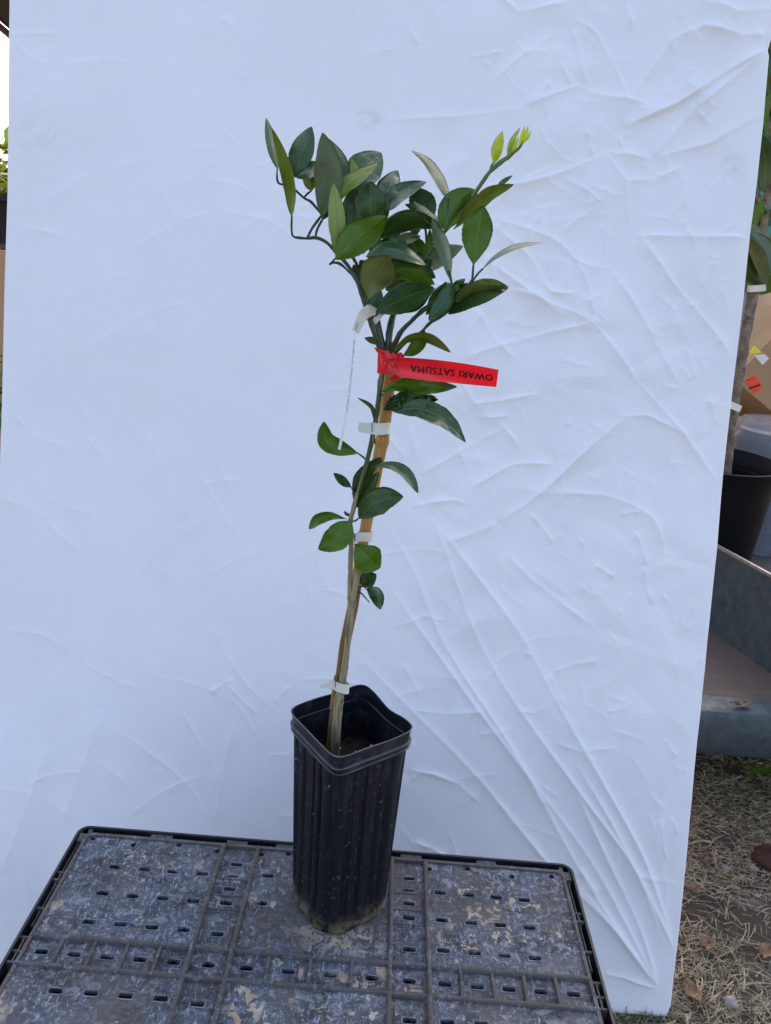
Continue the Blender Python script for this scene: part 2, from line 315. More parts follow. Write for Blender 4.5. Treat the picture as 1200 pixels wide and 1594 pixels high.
CR = [ # (amp mm, w1 mm, w2 mm, points px)
 (9, 42, 14, [(1190, 82), (1120, 122), (1040, 172), (965, 202)]), (7, 12, 34, [(1190, 84), (1080, 172), (1012, 248)]), (4, 30, 14, [(1186, 178), (1100, 228), (1015, 250)]),
 (6, 30, 24, [(1192, 62), (1150, 66), (1085, 50)]), (4, 20, 30, [(1196, 20), (1140, 30), (1080, 10)]), (3.4, 9, 16, [(815, 172), (890, 140), (920, 150), (970, 160), (1012, 172)]),
 (3.4, 8, 18, [(890, 35), (925, 60), (970, 150), (963, 200)]), (3, 7, 15, [(890, 50), (900, 95), (912, 142)]), (3, 8, 12, [(868, 70), (868, 100), (888, 138)]),
 (4, 8, 20, [(938, 240), (975, 244), (1012, 252)]), (4, 8, 22, [(940, 241), (972, 285), (974, 352)]), (4, 9, 20, [(942, 242), (870, 272), (800, 290), (740, 292)]),
 (2.4, 8, 14, [(940, 322), (912, 300), (880, 280)]), (1.8, 6, 8, [(940, 250), (943, 330), (941, 418)]), (3.4, 7, 18, [(988, 369), (1060, 371), (1162, 373)]),
 (4.2, 8, 20, [(990, 363), (1042, 440), (1095, 500), (1138, 562)]), (4, 8, 20, [(772, 342), (860, 375), (900, 410), (950, 421)]), (4.6, 9, 24, [(948, 420), (1000, 500), (1052, 597)]),
 (3.4, 7, 16, [(775, 360), (825, 405), (855, 455), (902, 456)]), (4.6, 9, 26, [(748, 398), (800, 438), (850, 472), (920, 505), (992, 598)]), (3, 7, 12, [(898, 412), (915, 450), (920, 497)]),
 (4.5, 10, 26, [(790, 450), (830, 462), (852, 477), (878, 494)]), (3.4, 9, 18, [(922, 504), (840, 522), (755, 546), (720, 560)]), (2.4, 10, 18, [(755, 142), (800, 100), (850, 65), (868, 53)]),
 (2, 10, 18, [(595, 190), (700, 185), (815, 174)]), (3.4, 9, 18, [(963, -30), (972, 20), (983, 52)]), (3.4, 9, 18, [(768, -5), (805, 26), (880, 10)]), (2.6, 7, 12, [(912, 205), (914, 225), (921, 247)]),
 (3, 8, 18, [(970, 284), (1015, 283), (1060, 262)]), (2.4, 9, 14, [(868, 367), (895, 345), (928, 324)]), (2.6, 8, 16, [(855, 130), (820, 170)]), (3, 10, 20, [(1000, 130), (1040, 70), (1080, 50)]),
 (3.5, 7, 14, [(736, 629), (790, 622), (836, 613)]), (3.2, 7, 14, [(746, 649), (768, 650), (792, 645)]), (3.6, 6, 12, [(777, 660), (792, 676), (810, 702)]), (3, 8, 16, [(780, 668), (720, 700), (655, 737)]),
 (4.2, 7, 16, [(730, 759), (765, 740), (802, 722), (860, 722)]), (7, 22, 26, [(978, 645), (910, 700), (863, 746), (820, 782), (774, 812)]), (3, 14, 20, [(774, 812), (735, 830), (694, 842)]),
 (4, 7, 16, [(642, 787), (675, 780), (708, 778), (724, 785)]), (5.2, 8, 26, [(669, 803), (694, 859), (736, 976), (793, 1080), (901, 1230), (986, 1350), (1030, 1470)]),
 (5.6, 9, 30, [(672, 806), (746, 901), (812, 990), (854, 1070), (929, 1202), (1000, 1334), (1046, 1470)]), (5.4, 9, 28, [(598, 815), (642, 882), (694, 1005), (798, 1165), (901, 1350), (985, 1480), (1022, 1530)]),
 (4.6, 9, 26, [(600, 901), (670, 1000), (755, 1117), (863, 1259), (930, 1355), (1020, 1528)]), (4, 10, 24, [(560, 1018), (600, 1061), (732, 1193), (800, 1275), (863, 1350), (955, 1440), (1012, 1518)]),
 (3, 9, 18, [(786, 858), (821, 896), (870, 935), (922, 974)]), (3.4, 7, 12, [(824, 800), (845, 822), (860, 846)]), (3.4, 9, 20, [(861, 765), (910, 768), (953, 774), (1014, 807), (1032, 865)]),
 (3, 10, 14, [(985, 826), (996, 850), (1005, 880)]), (3, 8, 12, [(922, 877), (940, 888), (955, 898)]), (2.6, 10, 20, [(856, 1044), (890, 1032), (932, 1026)]), (2.6, 9, 16, [(854, 1044), (862, 1070), (880, 1100)]),
 (4, 10, 18, [(993, 598), (1061, 675), (1120, 757)]), (3.2, 12, 12, [(960, 648), (1005, 647), (1068, 678)]), (3.6, 7, 14, [(636, 1192), (676, 1200), (720, 1217)]), (3.8, 7, 14, [(645, 1304), (668, 1313), (696, 1327)]),
 (3, 9, 12, [(1000, 880), (1002, 910), (1014, 940)]), (5, 9, 24, [(892, 1180), (956, 1289), (1010, 1396), (1050, 1480)]), (5, 9, 24, [(892, 1225), (942, 1331), (992, 1437), (1020, 1528)]), (3.4, 8, 14, [(898, 1343), (912, 1362), (927, 1386)]),
 (4, 8, 22, [(896, 1370), (956, 1442), (1011, 1517)]), (4, 7, 12, [(937, 1508), (970, 1514), (1022, 1533)]), (2.2, 10, 12, [(1022, 1270), (1035, 1340)]), (2, 8, 12, [(980, 1350), (1010, 1362), (1050, 1370)]),
 (3.2, 9, 18, [(322, 960), (345, 1000), (376, 1050), (402, 1078), (440, 1110)]), (3, 7, 14, [(326, 1076), (345, 1065), (364, 1053)]), (2, 9, 14, [(160, 1045), (190, 1060), (220, 1070)]), (2.2, 9, 14, [(100, 784), (125, 793), (152, 801)]),
 (3, 16, 24, [(0, 775), (56, 794), (95, 830), (140, 870)]), (2.6, 12, 20, [(-5, 980), (68, 986), (128, 1027), (170, 1054)]), (2.8, 9, 18, [(180, 1124), (263, 1182), (305, 1222), (333, 1266)]), (2.2, 9, 16, [(160, 1173), (200, 1200), (233, 1242)]),
 (2.4, 9, 18, [(300, 705), (339, 783), (370, 830), (402, 872)]), (2.2, 9, 16, [(335, 705), (350, 740), (366, 773)]), (2.4, 8, 14, [(470, 890), (482, 915), (487, 950)]), (2.4, 8, 14, [(490, 860), (505, 900), (520, 925)]), (3, 30, 40, [(165, 1100), (140, 1180), (110, 1275)]),
 (2.4, 9, 14, [(354, 1062), (402, 1108)]), (3, 24, 36, [(85, 1150), (62, 1230), (30, 1330)]), (2.4, 8, 14, [(280, 1095), (340, 1190), (345, 1230)]), (2.4, 10, 18, [(366, 1120), (350, 1200), (340, 1270)]), (2.6, 12, 20, [(20, 62), (45, 90), (75, 105)]), (3, 8, 12, [(16, 60), (50, 57), (95, 58)]),
 (1.8, 12, 20, [(20, 180), (90, 130), (160, 100)]), (1.8, 14, 22, [(60, 330), (130, 280), (230, 250)]), (1.8, 12, 18, [(360, 370), (430, 330), (500, 320)]), (1.6, 14, 22, [(120, 560), (200, 500), (300, 470)]), (1.8, 12, 20, [(330, 20), (400, 70), (450, 120)]),
 (2.4, 10, 18, [(345, 330), (420, 345), (470, 380)]), (2, 12, 20, [(20, 640), (60, 680), (120, 700)]), (2.6, 10, 18, [(740, 480), (770, 530), (800, 560)]), (2.8, 9, 16, [(690, 580), (720, 600), (745, 640)]), (2.6, 9, 16, [(625, 600), (635, 660), (650, 720)]),
 (2.2, 10, 20, [(430, 590), (410, 640), (405, 700)]), (2, 10, 16, [(520, 560), (540, 600), (555, 640)]), (2.2, 10, 18, [(640, 1100), (690, 1108), (760, 1100)]), (2.2, 8, 18, [(860, 1150), (900, 1165), (960, 1160)]),
]
for kk in range(240):        # the crumples no one would trace, most on the right half
    px = 1130-abs(rng.normal(0, 330)); py = rng.uniform(-60, 1300); th = rng.uniform(.2, 1.4) if rng.random() < .65 else rng.uniform(-1.2, .1)
    ln = rng.uniform(16, 60); kn = rng.uniform(-.8, .8) if rng.random() < .35 else 0
    m_ = (px+ln*.55*math.cos(th), py+ln*.55*math.sin(th)); pts = [(px, py), m_, (m_[0]+ln*.45*math.cos(th+kn), m_[1]+ln*.45*math.sin(th+kn))]
    k_ = .5 if px < 520 else 1
    CR.append((rng.uniform(.4, 1.9)*k_, rng.uniform(4, 8), rng.uniform(7, 18), pts))
for kk in range(170):
    px, py = rng.uniform(10, 1120), rng.uniform(-40, 1300); th = rng.normal(.95, .35) if rng.random() < .6 else rng.uniform(-1.3, .2); ln = rng.uniform(40, 150)
    CR.append((rng.uniform(.35, 1.0)*(2.0 if px < 560 else 1), rng.uniform(5, 9), rng.uniform(9, 24), [(px+ln*t*math.cos(th+.25*t), py+ln*t*math.sin(th+.25*t)) for t in (0, .33, .66, 1)]))
for amp, w1, w2, pts in CR:
    if pts[-1][0] < pts[0][0]: sg = -1
    else: sg = 1
    Q = [Vector((*onp(*p), 0)) for p in pts]; Q, _ = smooth(Q, [0]*len(Q), 5 if len(Q) > 3 else 1)
    q = np.array([(p.x, p.y) for p in Q]); k_ = .45 if pts[0][0] < 560 and pts[0][1] < 1050 else (.7 if pts[0][0] < 560 else 1); amp *= .00165*k_; w1 *= .00078; w2 *= .00078
    lo = q.min(0)-.10; hi = q.max(0)+.10
    r0, r1 = np.searchsorted(bs, [lo[1], hi[1]]); 
    if r1-r0 < 2: continue
    c0, c1 = max(0, int((lo[0]+.73)/1.34*NC)-3), min(NC, int((hi[0]+.73)/1.34*NC)+4)
    if c1-c0 < 2: continue
    a_ = A[r0:r1, c0:c1]; b_ = B[r0:r1, c0:c1]; best = np.full(a_.shape, 9.); sgn = np.zeros_like(best); tt = np.zeros_like(best)
    n = len(q)-1; Ltot = 0; segl = np.r_[0, np.cumsum(np.linalg.norm(np.diff(q, axis=0), axis=1))]
    for i in range(n):
        d = q[i+1]-q[i]; L = np.linalg.norm(d)+1e-9; ux, uy = d/L
        t = np.clip((a_-q[i, 0])*ux+(b_-q[i, 1])*uy, 0, L); ex = a_-q[i, 0]-ux*t; ey = b_-q[i, 1]-uy*t
        dist = np.hypot(ex, ey); mk = dist < best
        best = np.where(mk, dist, best); sgn = np.where(mk, sg*(ux*ey-uy*ex), sgn); tt = np.where(mk, (segl[i]+t)/segl[-1], tt)
    ww = np.where(sgn > 0, w1, w2)
    taper = np.clip(np.minimum(tt, 1-tt)/.16, 0, 1)**.7*(.75+.25*np.sin(tt*9+amp*9e3))
    bb = np.sqrt(best**2+.0007**2)-.0007
    Hh[r0:r1, c0:c1] += amp*taper*(.52*np.exp(-bb/(ww*.42))+.34*np.exp(-bb/(ww*1.3)))
# crumple facets: local straight folds that turn the cloth by a few degrees
for kk in range(170):
    if kk < 130: a0, b0 = rng.uniform(-.02, .60), rng.uniform(.55, 2.0)
    else: a0, b0 = rng.uniform(-.70, .60), rng.uniform(.2, 2.1)
    R_ = rng.uniform(.025, .085); th = rng.uniform(0, math.pi); sl_ = rng.uniform(.05, .14)*(1 if a0 > .05 else .22)*rng.choice((-1, 1))
    r0, r1 = np.searchsorted(bs, [b0-3*R_, b0+3*R_]); c0, c1 = max(0, int((a0-3*R_+.72)/1.33*NC)), min(NC, int((a0+3*R_+.72)/1.33*NC))
    if r1-r0 < 3 or c1-c0 < 3: continue
    x_ = A[r0:r1, c0:c1]-a0; y_ = B[r0:r1, c0:c1]-b0; d_ = x_*math.cos(th)+y_*math.sin(th)
    Hh[r0:r1, c0:c1] += sl_*np.sqrt(d_**2+.0008**2)*np.exp(-(x_**2+y_**2)/R_**2)
# broad drape
Hh += .004*np.sin(A*4.1+B*1.3)*np.sin(B*2.2+.5)
soft = lambda x, a, b: np.clip((x-a)/(b-a), 0, 1)**2*(3-2*np.clip((x-a)/(b-a), 0, 1))
lowL = (1-soft(B, .18, .62))*(1-soft(A, -.62, .1))
Hh += lowL*(.060+.008*np.sin(A*26+B*3))
Hh += .0022*np.sin(A*21-B*15)*soft(A, .25, .6)*soft(B, 1.2, 1.9)
edge = np.minimum(us, 1-us)[None, :]*1.34
Hh *= soft(edge, -.01, .03)*.7+.3
Hh = np.maximum(Hh+.010, .001)
Pp = np.zeros((NR, NC, 3)); Pp[..., 0] = A; Pp[..., 1] = Y0+B*PU.y+Hh*PN.y; Pp[..., 2] = B*PU.z+Hh*PN.z
# wrap columns: the sheet is folded back round the board
def off(P, dx, dn): Q = P.copy(); Q[:, 0] += dx; Q[:, 1] += dn*PN.y; Q[:, 2] += dn*PN.z; return Q
left = [off(Pp[:, 0], -dx, -dn) for dx, dn in ((-.0, .026), (.0015, .018), (.0025, .010), (.0022, .003))]
right = [off(Pp[:, -1], dx, -dn) for dx, dn in ((.0022, .003), (.0025, .010), (.0015, .018), (0, .026))]
full = np.stack(left+[Pp[:, i] for i in range(NC)]+right, 1)
hem = full[0:1].copy(); hem[..., 2] = np.maximum(hem[..., 2]-.004, .001); hem[..., 1] += .012
full = np.concatenate([hem, full], 0)
nr, nc = full.shape[:2]
me = bpy.data.meshes.new('sheet'); me.vertices.add(nr*nc); me.vertices.foreach_set('co', full.reshape(-1))
ii = (np.arange(nr-1)[:, None]*nc+np.arange(nc-1)).reshape(-1); quads = np.stack([ii, ii+1, ii+nc+1, ii+nc], 1)
me.loops.add(quads.size); me.loops.foreach_set('vertex_index', quads.reshape(-1)); me.polygons.add(len(quads)); me.polygons.foreach_set('loop_start', np.arange(len(quads))*4)
me.polygons.foreach_set('use_smooth', np.ones(len(quads), bool)); me.update(calc_edges=True); me.validate()
def stain(m, p, r, col, k, sc=90):
    n = m.n.new('ShaderNodeVectorMath'); n.operation = 'DISTANCE'; m.L(m.tc(), n.inputs[0]); n.inputs[1].default_value = p
    ms = m.math('MULTIPLY', m.ramp(n.outputs['Value'], [(r*.3, 1), (r, 0)]), m.ramp(m.noise(sc, 6, .7, 1), [(.42, 0), (.62, k)])); m.mix(ms, col)
def pt(px, py): a_, b_ = onp(px, py); return (a_, Y0+b_*PU.y, b_*PU.z)
stain(m_cloth, pt(575, 186), .032, (.50, .51, .50), .5, 45); stain(m_cloth, pt(1133, 262), .045, (.62, .61, .58), .7, 30); stain(m_cloth, pt(300, 815), .05, (.66, .66, .67), .35, 40)
stain(m_cloth, pt(1080, 175), .05, (.66, .66, .64), .6, 30); stain(m_cloth, pt(60, 210), .05, (.62, .63, .64), .6, 30); stain(m_cloth, pt(258, 902), .02, (.5, .5, .52), .7, 60)
sheet = bpy.data.objects.new('backdrop_sheet', me); S.collection.objects.link(sheet); me.materials.append(m_cloth.m)
tag(sheet, 'wrinkled white cotton sheet stretched over a tall leaning board behind the potted plant', 'backdrop')
bd = MB()
c = [(-.712, .012), (.600, .012), (.600, 2.13), (-.712, 2.13)]
vs = []
for dn in (-.006, -.022):
    for a_, b_ in c: vs.append((a_, Y0+b_*PU.y+dn*PN.y, b_*PU.z+dn*PN.z))
bd.add(vs, [(0, 1, 2, 3), (7, 6, 5, 4), (0, 4, 5, 1), (1, 5, 6, 2), (2, 6, 7, 3), (3, 7, 4, 0)])
tag(bd.build('plywood_board', m_card.m, smooth_=False), 'large plywood board carrying the white sheet and leaning back', 'board')
# ================================================================ CRATE
ZT = .63; XL, XR, YB, YF = -.3605, .2765, .7685, .4085; cxm = -.042
crate = thing('plastic_crate', 'upturned scuffed black plastic crate with slotted top under the potted plant', 'crate', loc=(cxm, .5885, 0))
cols = [-.293, -.2575, -.2225, -.187, .1035, .138, .172, .206]
allband = [-.328]+cols[:4]+[-.1495, -.109, -.064, -.019, .025, .0655]+cols[4:]+[.241]
holes = []
lips = []
def slot(x, y, w_=.0138, h=.0052):
    lips.append((x, y, w_, h))
    holes.append((x-w_/2, x+w_/2, y-h*.32, y+h*.32)); holes.append((x-w_/2+.0012, x+w_/2-.0012, y-h/2, y+h/2))
    if random.random() < .35: holes.append((x-.003, x+.002, y-h/2, y+h/2+.0016))
for x in cols:
    for y in (.707, .667, .6275, .5455, .506, .467): slot(x, y+random.uniform(-.0006, .0006))
for x in allband: slot(x, .5885)
for x in (-.1495, .0655):
    for y, h in ((.7275, .0046), (.709, .0026), (.6895, .0046), (.6695, .006), (.627, .005), (.545, .005), (.50, .005), (.46, .0046)): slot(x, y, h=h)
slot(-.1075, .712); slot(-.107, .671, .012)
def rnd(x, y, r=.0034): holes.append((x-r, x+r, y-r*.5, y+r*.5)); holes.append((x-r*.6, x+r*.6, y-r*.9, y+r*.9))
for x, y in ((-.337, .749), (-.284, .744), (-.228, .750), (-.178, .745), (-.122, .745), (-.088, .750), (.005, .745), (.091, .744), (.140, .749), (.196, .742), (.247, .747)): rnd(x, y)
def plate(mb, x0, x1, y0, y1, z, th, holes):
    hs = [h for h in holes if h[0] < x1 and h[1] > x0 and h[2] < y1 and h[3] > y0]
    X_ = sorted({x0, x1, *[round(v, 5) for h in hs for v in h[:2] if x0 < v < x1]}); Y_ = sorted({y0, y1, *[round(v, 5) for h in hs for v in h[2:] if y0 < v < y1]})
    X_ = np.array(X_); Y_ = np.array(Y_); fill = np.ones((len(Y_)-1, len(X_)-1), bool); cx_ = (X_[1:]+X_[:-1])/2; cy_ = (Y_[1:]+Y_[:-1])/2
    for h in hs: fill[np.ix_((cy_ > h[2]) & (cy_ < h[3]), (cx_ > h[0]) & (cx_ < h[1]))] = False
    idx = {}
    def V(i, j, k):
        if (i, j, k) not in idx: idx[(i, j, k)] = len(vs_); vs_.append((X_[i], Y_[j], z-k*th))
        return idx[(i, j, k)]
    vs_, fs_ = [], []
    ny, nx = fill.shape
    for j in range(ny):
        for i in range(nx):
            if not fill[j, i]: continue
            fs_.append((V(i, j, 0), V(i+1, j, 0), V(i+1, j+1, 0), V(i, j+1, 0))); fs_.append((V(i, j+1, 1), V(i+1, j+1, 1), V(i+1, j, 1), V(i, j, 1)))
            if i == 0 or not fill[j, i-1]: fs_.append((V(i, j+1, 0), V(i, j+1, 1), V(i, j, 1), V(i, j, 0)))
            if i == nx-1 or not fill[j, i+1]: fs_.append((V(i+1, j, 0), V(i+1, j, 1), V(i+1, j+1, 1), V(i+1, j+1, 0)))
            if j == 0 or not fill[j-1, i]: fs_.append((V(i, j, 0), V(i, j, 1), V(i+1, j, 1), V(i+1, j, 0)))
            if j == ny-1 or not fill[j+1, i]: fs_.append((V(i+1, j+1, 0), V(i+1, j+1, 1), V(i, j+1, 1), V(i, j+1, 0)))
    mb.add(vs_, fs_)
mb = MB(); px0, px1, py0, py1 = -.3475, .2635, .4215, .7565
vx = [(-.1715, -.1275), (.0440, .0865)]
bx = [px0, *vx[0], *vx[1], px1]; by = [py0, .5710, .6060, py1]
for i in range(5):
    for j in range(3):
        dz = 0 if (i % 2 == 0 and j != 1) else -.0022
        plate(mb, bx[i], bx[i+1], by[j], by[j+1], ZT+dz, .005, holes)
for x, y, w_, h in lips:      # worn pale lips moulded round the slots
    if not (py0+.01 < y < py1-.01): continue
    dz = 0 if (y > .606 or y < .571) and not any(a_ < x < b_ for a_, b_ in vx) else -.0022
    a_, b_, t_ = w_/2+.0006, h/2+.0006, .0010; z_ = ZT+dz+.0002
    for q_ in ((x-a_-t_, x+a_+t_, y+b_, y+b_+t_), (x-a_-t_, x+a_+t_, y-b_-t_, y-b_), (x-a_-t_, x-a_, y-b_, y+b_), (x+a_, x+a_+t_, y-b_, y+b_)):
        mb.box(q_[0]+random.uniform(0, .0012)*(q_[1]-q_[0] > .005), q_[1]-random.uniform(0, .0012)*(q_[1]-q_[0] > .005), q_[2], q_[3], z_-.001, z_+.0004, mi=1)
child(mb.build('slotted_top', [m_crate.m, m_lip.m], smooth_=False), crate)
# dark sheet added below the top, standing in for shade in the slots
mb = MB(); mb.box(px0+.002, px1-.002, py0+.002, py1-.002, ZT-.10, ZT-.095); child(mb.build('slot_shade_sheet', m_dark.m, smooth_=False), crate)
def rib(mb, x0, y0, x1, y1, wd=.0036, h=.0034, base=None):
    b0 = (base if base is not None else ZT); n = max(2, int(math.hypot(x1-x0, y1-y0)/.012)); vs_ = []
    dx, dy = x1-x0, y1-y0; L = math.hypot(dx, dy); nx_, ny_ = -dy/L, dx/L
    for i in range(n+1):
        t = i/n; x, y = x0+dx*t, y0+dy*t; ww = wd/2*(1+.22*noise.noise(Vector((x*90, y*90, 3)))); hh = h*(1+.25*noise.noise(Vector((x*70, y*70, 9))))
        for s_, z in ((-1.15, b0-.005), (-.95, b0+hh*.72), (-.5, b0+hh), (.5, b0+hh), (.95, b0+hh*.72), (1.15, b0-.005)): vs_.append((x+nx_*ww*s_, y+ny_*ww*s_, z))
    fs_ = [(i*6+k, i*6+k+1, (i+1)*6+k+1, (i+1)*6+k) for i in range(n) for k in range(5)]+[(0, 1, 2, 3, 4, 5), tuple(n*6+k for k in range(6))[::-1]]
    mb.add(vs_, fs_)
for x in (*vx[0], *vx[1]):
    mb = MB(); rib(mb, x, py0+.001, x, py1-.001, .0054, .0040); child(mb.build('raised_rib', m_rib.m, auto=50), crate)
for y in (.5710, .6060):
    mb = MB(); rib(mb, px0+.001, y, px1-.001, y, .0048, .0032); child(mb.build('raised_rib', m_rib.m, auto=50), crate)
mb = MB(); 
mids = [(allband[i]+allband[i+1])/2 for i in range(len(allband)-1)]
for x in mids:
    if min(abs(x-v) for v in (*vx[0], *vx[1])) < .004: continue
    mb = MB(); rib(mb, x, .573, x, .604, .0038, .0024); child(mb.build('cross_rib', m_rib.m, auto=50), crate)
for (a_, b_) in vx:
    for y in (.7045, .6800, .6600, .515, .49, .475): mb = MB(); rib(mb, a_+.002, y, b_-.002, y, .0022, .0012, ZT-.0022); child(mb.build('cross_rib', m_rib.m, auto=50), crate)
for (a_, b_) in vx:      # thin raised frames in the band cells
    for (u0, u1) in ((.6100, .6560), (.519, .567)):
        mb = MB()
        for p in ((a_+.006, u0, b_-.006, u0), (a_+.006, u1, b_-.006, u1), (a_+.006, u0, a_+.006, u1), (b_-.006, u0, b_-.006, u1)): rib(mb, *p, .0012, .0007, ZT-.0022)
        child(mb.build('cell_frame', m_rib.m, auto=50), crate)
# rim: inner lip, trench with webs, outer wall
mb = MB()
def rrect(x0, x1, y0, y1, r, n=6):
    out = []
    for cx_, cy_, a0 in ((x1-r, y1-r, 0), (x0+r, y1-r, 90), (x0+r, y0+r, 180), (x1-r, y0+r, 270)):
        for k in range(n+1): t = math.radians(a0+90*k/n); out.append((cx_+r*math.cos(t), cy_+r*math.sin(t)))
    return out
def ring(mb, o_, i_, z0, z1):
    n = len(o_); vs_ = [(*p, z) for z in (z0, z1) for q in (o_, i_) for p in q]; f = []
    for k in range(n):
        j = (k+1) % n; f += [(k, j, 2*n+j, 2*n+k), (n+k, 3*n+k, 3*n+j, n+j), (2*n+k, 2*n+j, 3*n+j, 3*n+k), (k, n+k, n+j, j)]
    mb.add(vs_, f)
ring(mb, rrect(XL, XR, YF, YB, .014), rrect(XL+.0028, XR-.0028, YF+.0028, YB-.0028, .0115), .40, ZT+.002)
# body continues down to the ground, slightly wider foot
child(mb.build('outer_wall', m_dark.m, auto=40), crate)
mb = MB(); ring(mb, rrect(px0-.0005, px1+.0005, py0-.0005, py1+.0005, .008), rrect(px0+.0035, px1-.0035, py0+.0035, py1-.0035, .006), ZT-.035, ZT+.0022); child(mb.build('inner_lip', m_rib.m, auto=40), crate)
mb = MB(); ring(mb, rrect(XL+.0029, XR-.0029, YF+.0029, YB-.0029, .0115), rrect(px0-.0006, px1+.0006, py0-.0006, py1+.0006, .0085), ZT-.042, ZT-.030); child(mb.build('trench_floor', m_dark.m, auto=40), crate)
def web(*a): mb = MB(); mb.box(*a); child(mb.build('rim_web', m_rib.m, smooth_=False), crate)
for a_, b_ in ((-.268, -.240), (-.169, -.143), (-.106, -.084), (-.062, -.048), (.055, .082), (.153, .178)):
    for y0_, y1_ in ((py1+.0007, YB-.0030), (YF+.003, py0-.0007)): web(a_, b_, y0_, y1_, ZT-.020, ZT-.0005)
for x0_, x1_ in ((XL+.003, px0-.0007), (px1+.0007, XR-.003)):
    for y in (.6940, .6830, .6420, .6040, .5870, .5740, .515, .48): web(x0_, x1_, y-.0012, y+.0012, ZT-.022, ZT-.001)
    for y0_ in (.575, .683): web((x0_+x1_)/2-.001, (x0_+x1_)/2+.001, y0_, y0_+(.029 if y0_ < .6 else .011), ZT-.022, ZT-.0015)
    xm = x0_+(.0035 if x0_ < 0 else .0045); web(xm-.0008, xm+.0008, .62, .745, ZT-.02, ZT-.004)
for x0_, x1_, y0_, y1_ in ((XL+.004, px0-.0006, py1-.012, YB-.004), (XL+.006, px0+.004, py1+.0007, YB-.0032), (px1-.004, XR-.006, py1+.0007, YB-.0032), (px1+.0006, XR-.004, py1-.012, YB-.004)):
    web(x0_, x1_, y0_, y1_, ZT-.02, ZT-.0008)
mb = MB(); ring(mb, rrect(XL+.004, XR-.004, YF+.004, YB-.004, .012), rrect(XL+.007, XR-.007, YF+.007, YB-.007, .010), 0, .399)
for k in range(12):
    x = XL+.03+k*.0525; mb.box(x-.004, x+.004, YF-.006, YF+.0035, .01, .395); mb.box(x-.004, x+.004, YB-.0035, YB+.006, .01, .395)
for k in range(7):
    y = YF+.03+k*.05; mb.box(XL-.006, XL+.0035, y-.004, y+.004, .01, .395); mb.box(XR-.0035, XR+.006, y-.004, y+.004, .01, .395)
child(mb.build('ribbed_base', m_dark.m, smooth_=False), crate)
# ================================================================ POT
PC = Vector((-.019, .687, ZT+.0006)); PH = .250; ROT = math.radians(-7.5)
pot = thing('nursery_pot', 'tall square black plastic nursery pot with fluted sides standing on the crate', 'plant pot', loc=PC)
NA = 240
def sq(t, r, k=5.0): # rounded square radius, corners on the axes, r = centre-to-corner
    c_, s_ = math.cos(t+math.pi/4), math.sin(t+math.pi/4); q_ = (abs(c_)**k+abs(s_)**k)**(-1/k); return r/(2**.5)*q_/(.5**.5*2**(.5-1/k))*1.0
def potring(z, r, k=5.0, flute=0, sag=0, mb=None):
    out = []
    for i in range(NA):
        t = 2*math.pi*i/NA; rr = sq(t, r, k)
        if flute:
            ph = ((t+math.pi/4) % (math.pi/2))/(math.pi/2); s_ = math.tan((ph-.5)*math.pi/2)   # -1..1 along a side
            g_ = 0
            for c_ in (-.70, -.40, -.06, .26, .62):
                g_ += math.exp(-((s_-c_)/.072)**8)
            rr -= flute*g_
        zz = z + sag*(-.0042*math.exp(-((t-math.radians(45))/.40)**2)+.0015*math.exp(-((t-math.radians(92))/.3)**2)-.0012*math.exp(-((t-math.radians(225))/.4)**2)+.0006*math.sin(t*5+1))
        tt_ = t-math.pi/2*0+ROT
        out.append((rr*math.cos(tt_), rr*math.sin(tt_), zz))
    return out
R0, R1 = .0550, .0635
def rz(z): return R0+(R1-R0)*(z/PH)**.9
mb = MB(); rings = []
rings.append(potring(.0, R0*.93, 3.2)); rings.append(potring(.004, R0*.985, 3.2, .0002))
for z in np.linspace(.012, PH-.032, 14): rings.append(potring(z, rz(z), 3.3+3.2*min(1, z/PH*1.3), .0036))
rings.append(potring(PH-.028, rz(PH-.028), 6.5, .0008)); rings.append(potring(PH-.0245, rz(PH)+.0002, 6.5, 0))
vs = [p for r_ in rings for p in r_]; nr_ = len(rings)
mb.add(vs, [(i*NA+k, i*NA+(k+1) % NA, (i+1)*NA+(k+1) % NA, (i+1)*NA+k) for i in range(nr_-1) for k in range(NA)]+[tuple(range(NA))[::-1]])
o = mb.build('pot_wall', m_potp.m, pot, auto=60)
mb = MB(); worn = (1, 6, 11, 12); prof = [(PH-.0245, .0002), (PH-.0232, .0016), (PH-.0222, .0016), (PH-.0215, .0002), (PH-.0180, .0002), (PH-.0172, .0024), (PH-.0160, .0026), (PH-.0150, .0022), (PH-.0142, .0004), (PH-.008, .0007), (PH-.0024, .0010), (PH-.0012, .0022), (PH-.0002, .0024), (PH+.0003, .0016), (PH-.0003, .0006), (PH-.008, .0004), (PH-.016, -.0004), (PH-.0165, -.0022), (PH-.022, -.003), (PH-.055, -.0055), (PH-.095, -.008)]  # these rim segments carry the painted highlight lines
rings = [potring(z, R1+.0012+dr, 8, 0, 0 if z < PH-.03 else (z-(PH-.03))/.03) for z, dr in prof]
vs = [p for r_ in rings for p in r_]
mb.add(vs, [(i*NA+k, i*NA+(k+1) % NA, (i+1)*NA+(k+1) % NA, (i+1)*NA+k) for i in range(len(prof)-1) for k in range(NA)])
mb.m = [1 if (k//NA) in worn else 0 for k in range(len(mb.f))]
mb.build('pot_rim', [m_rimp.m, m_rimhl.m], pot, auto=30)
mb = MB(); SZ = PH-.062; nn = 26
vs = []
for i in range(nn+1):
    for k in range(NA//4):
        t = 2*math.pi*k/(NA//4); r_ = sq(t, R1-.006, 5)*i/nn; x, y = r_*math.cos(t+ROT), r_*math.sin(t+ROT)
        vs.append((x, y, SZ+.004*noise.noise(Vector((x*60, y*60, 1)))+.002*noise.noise(Vector((x*220, y*220, 5)))))
n4 = NA//4
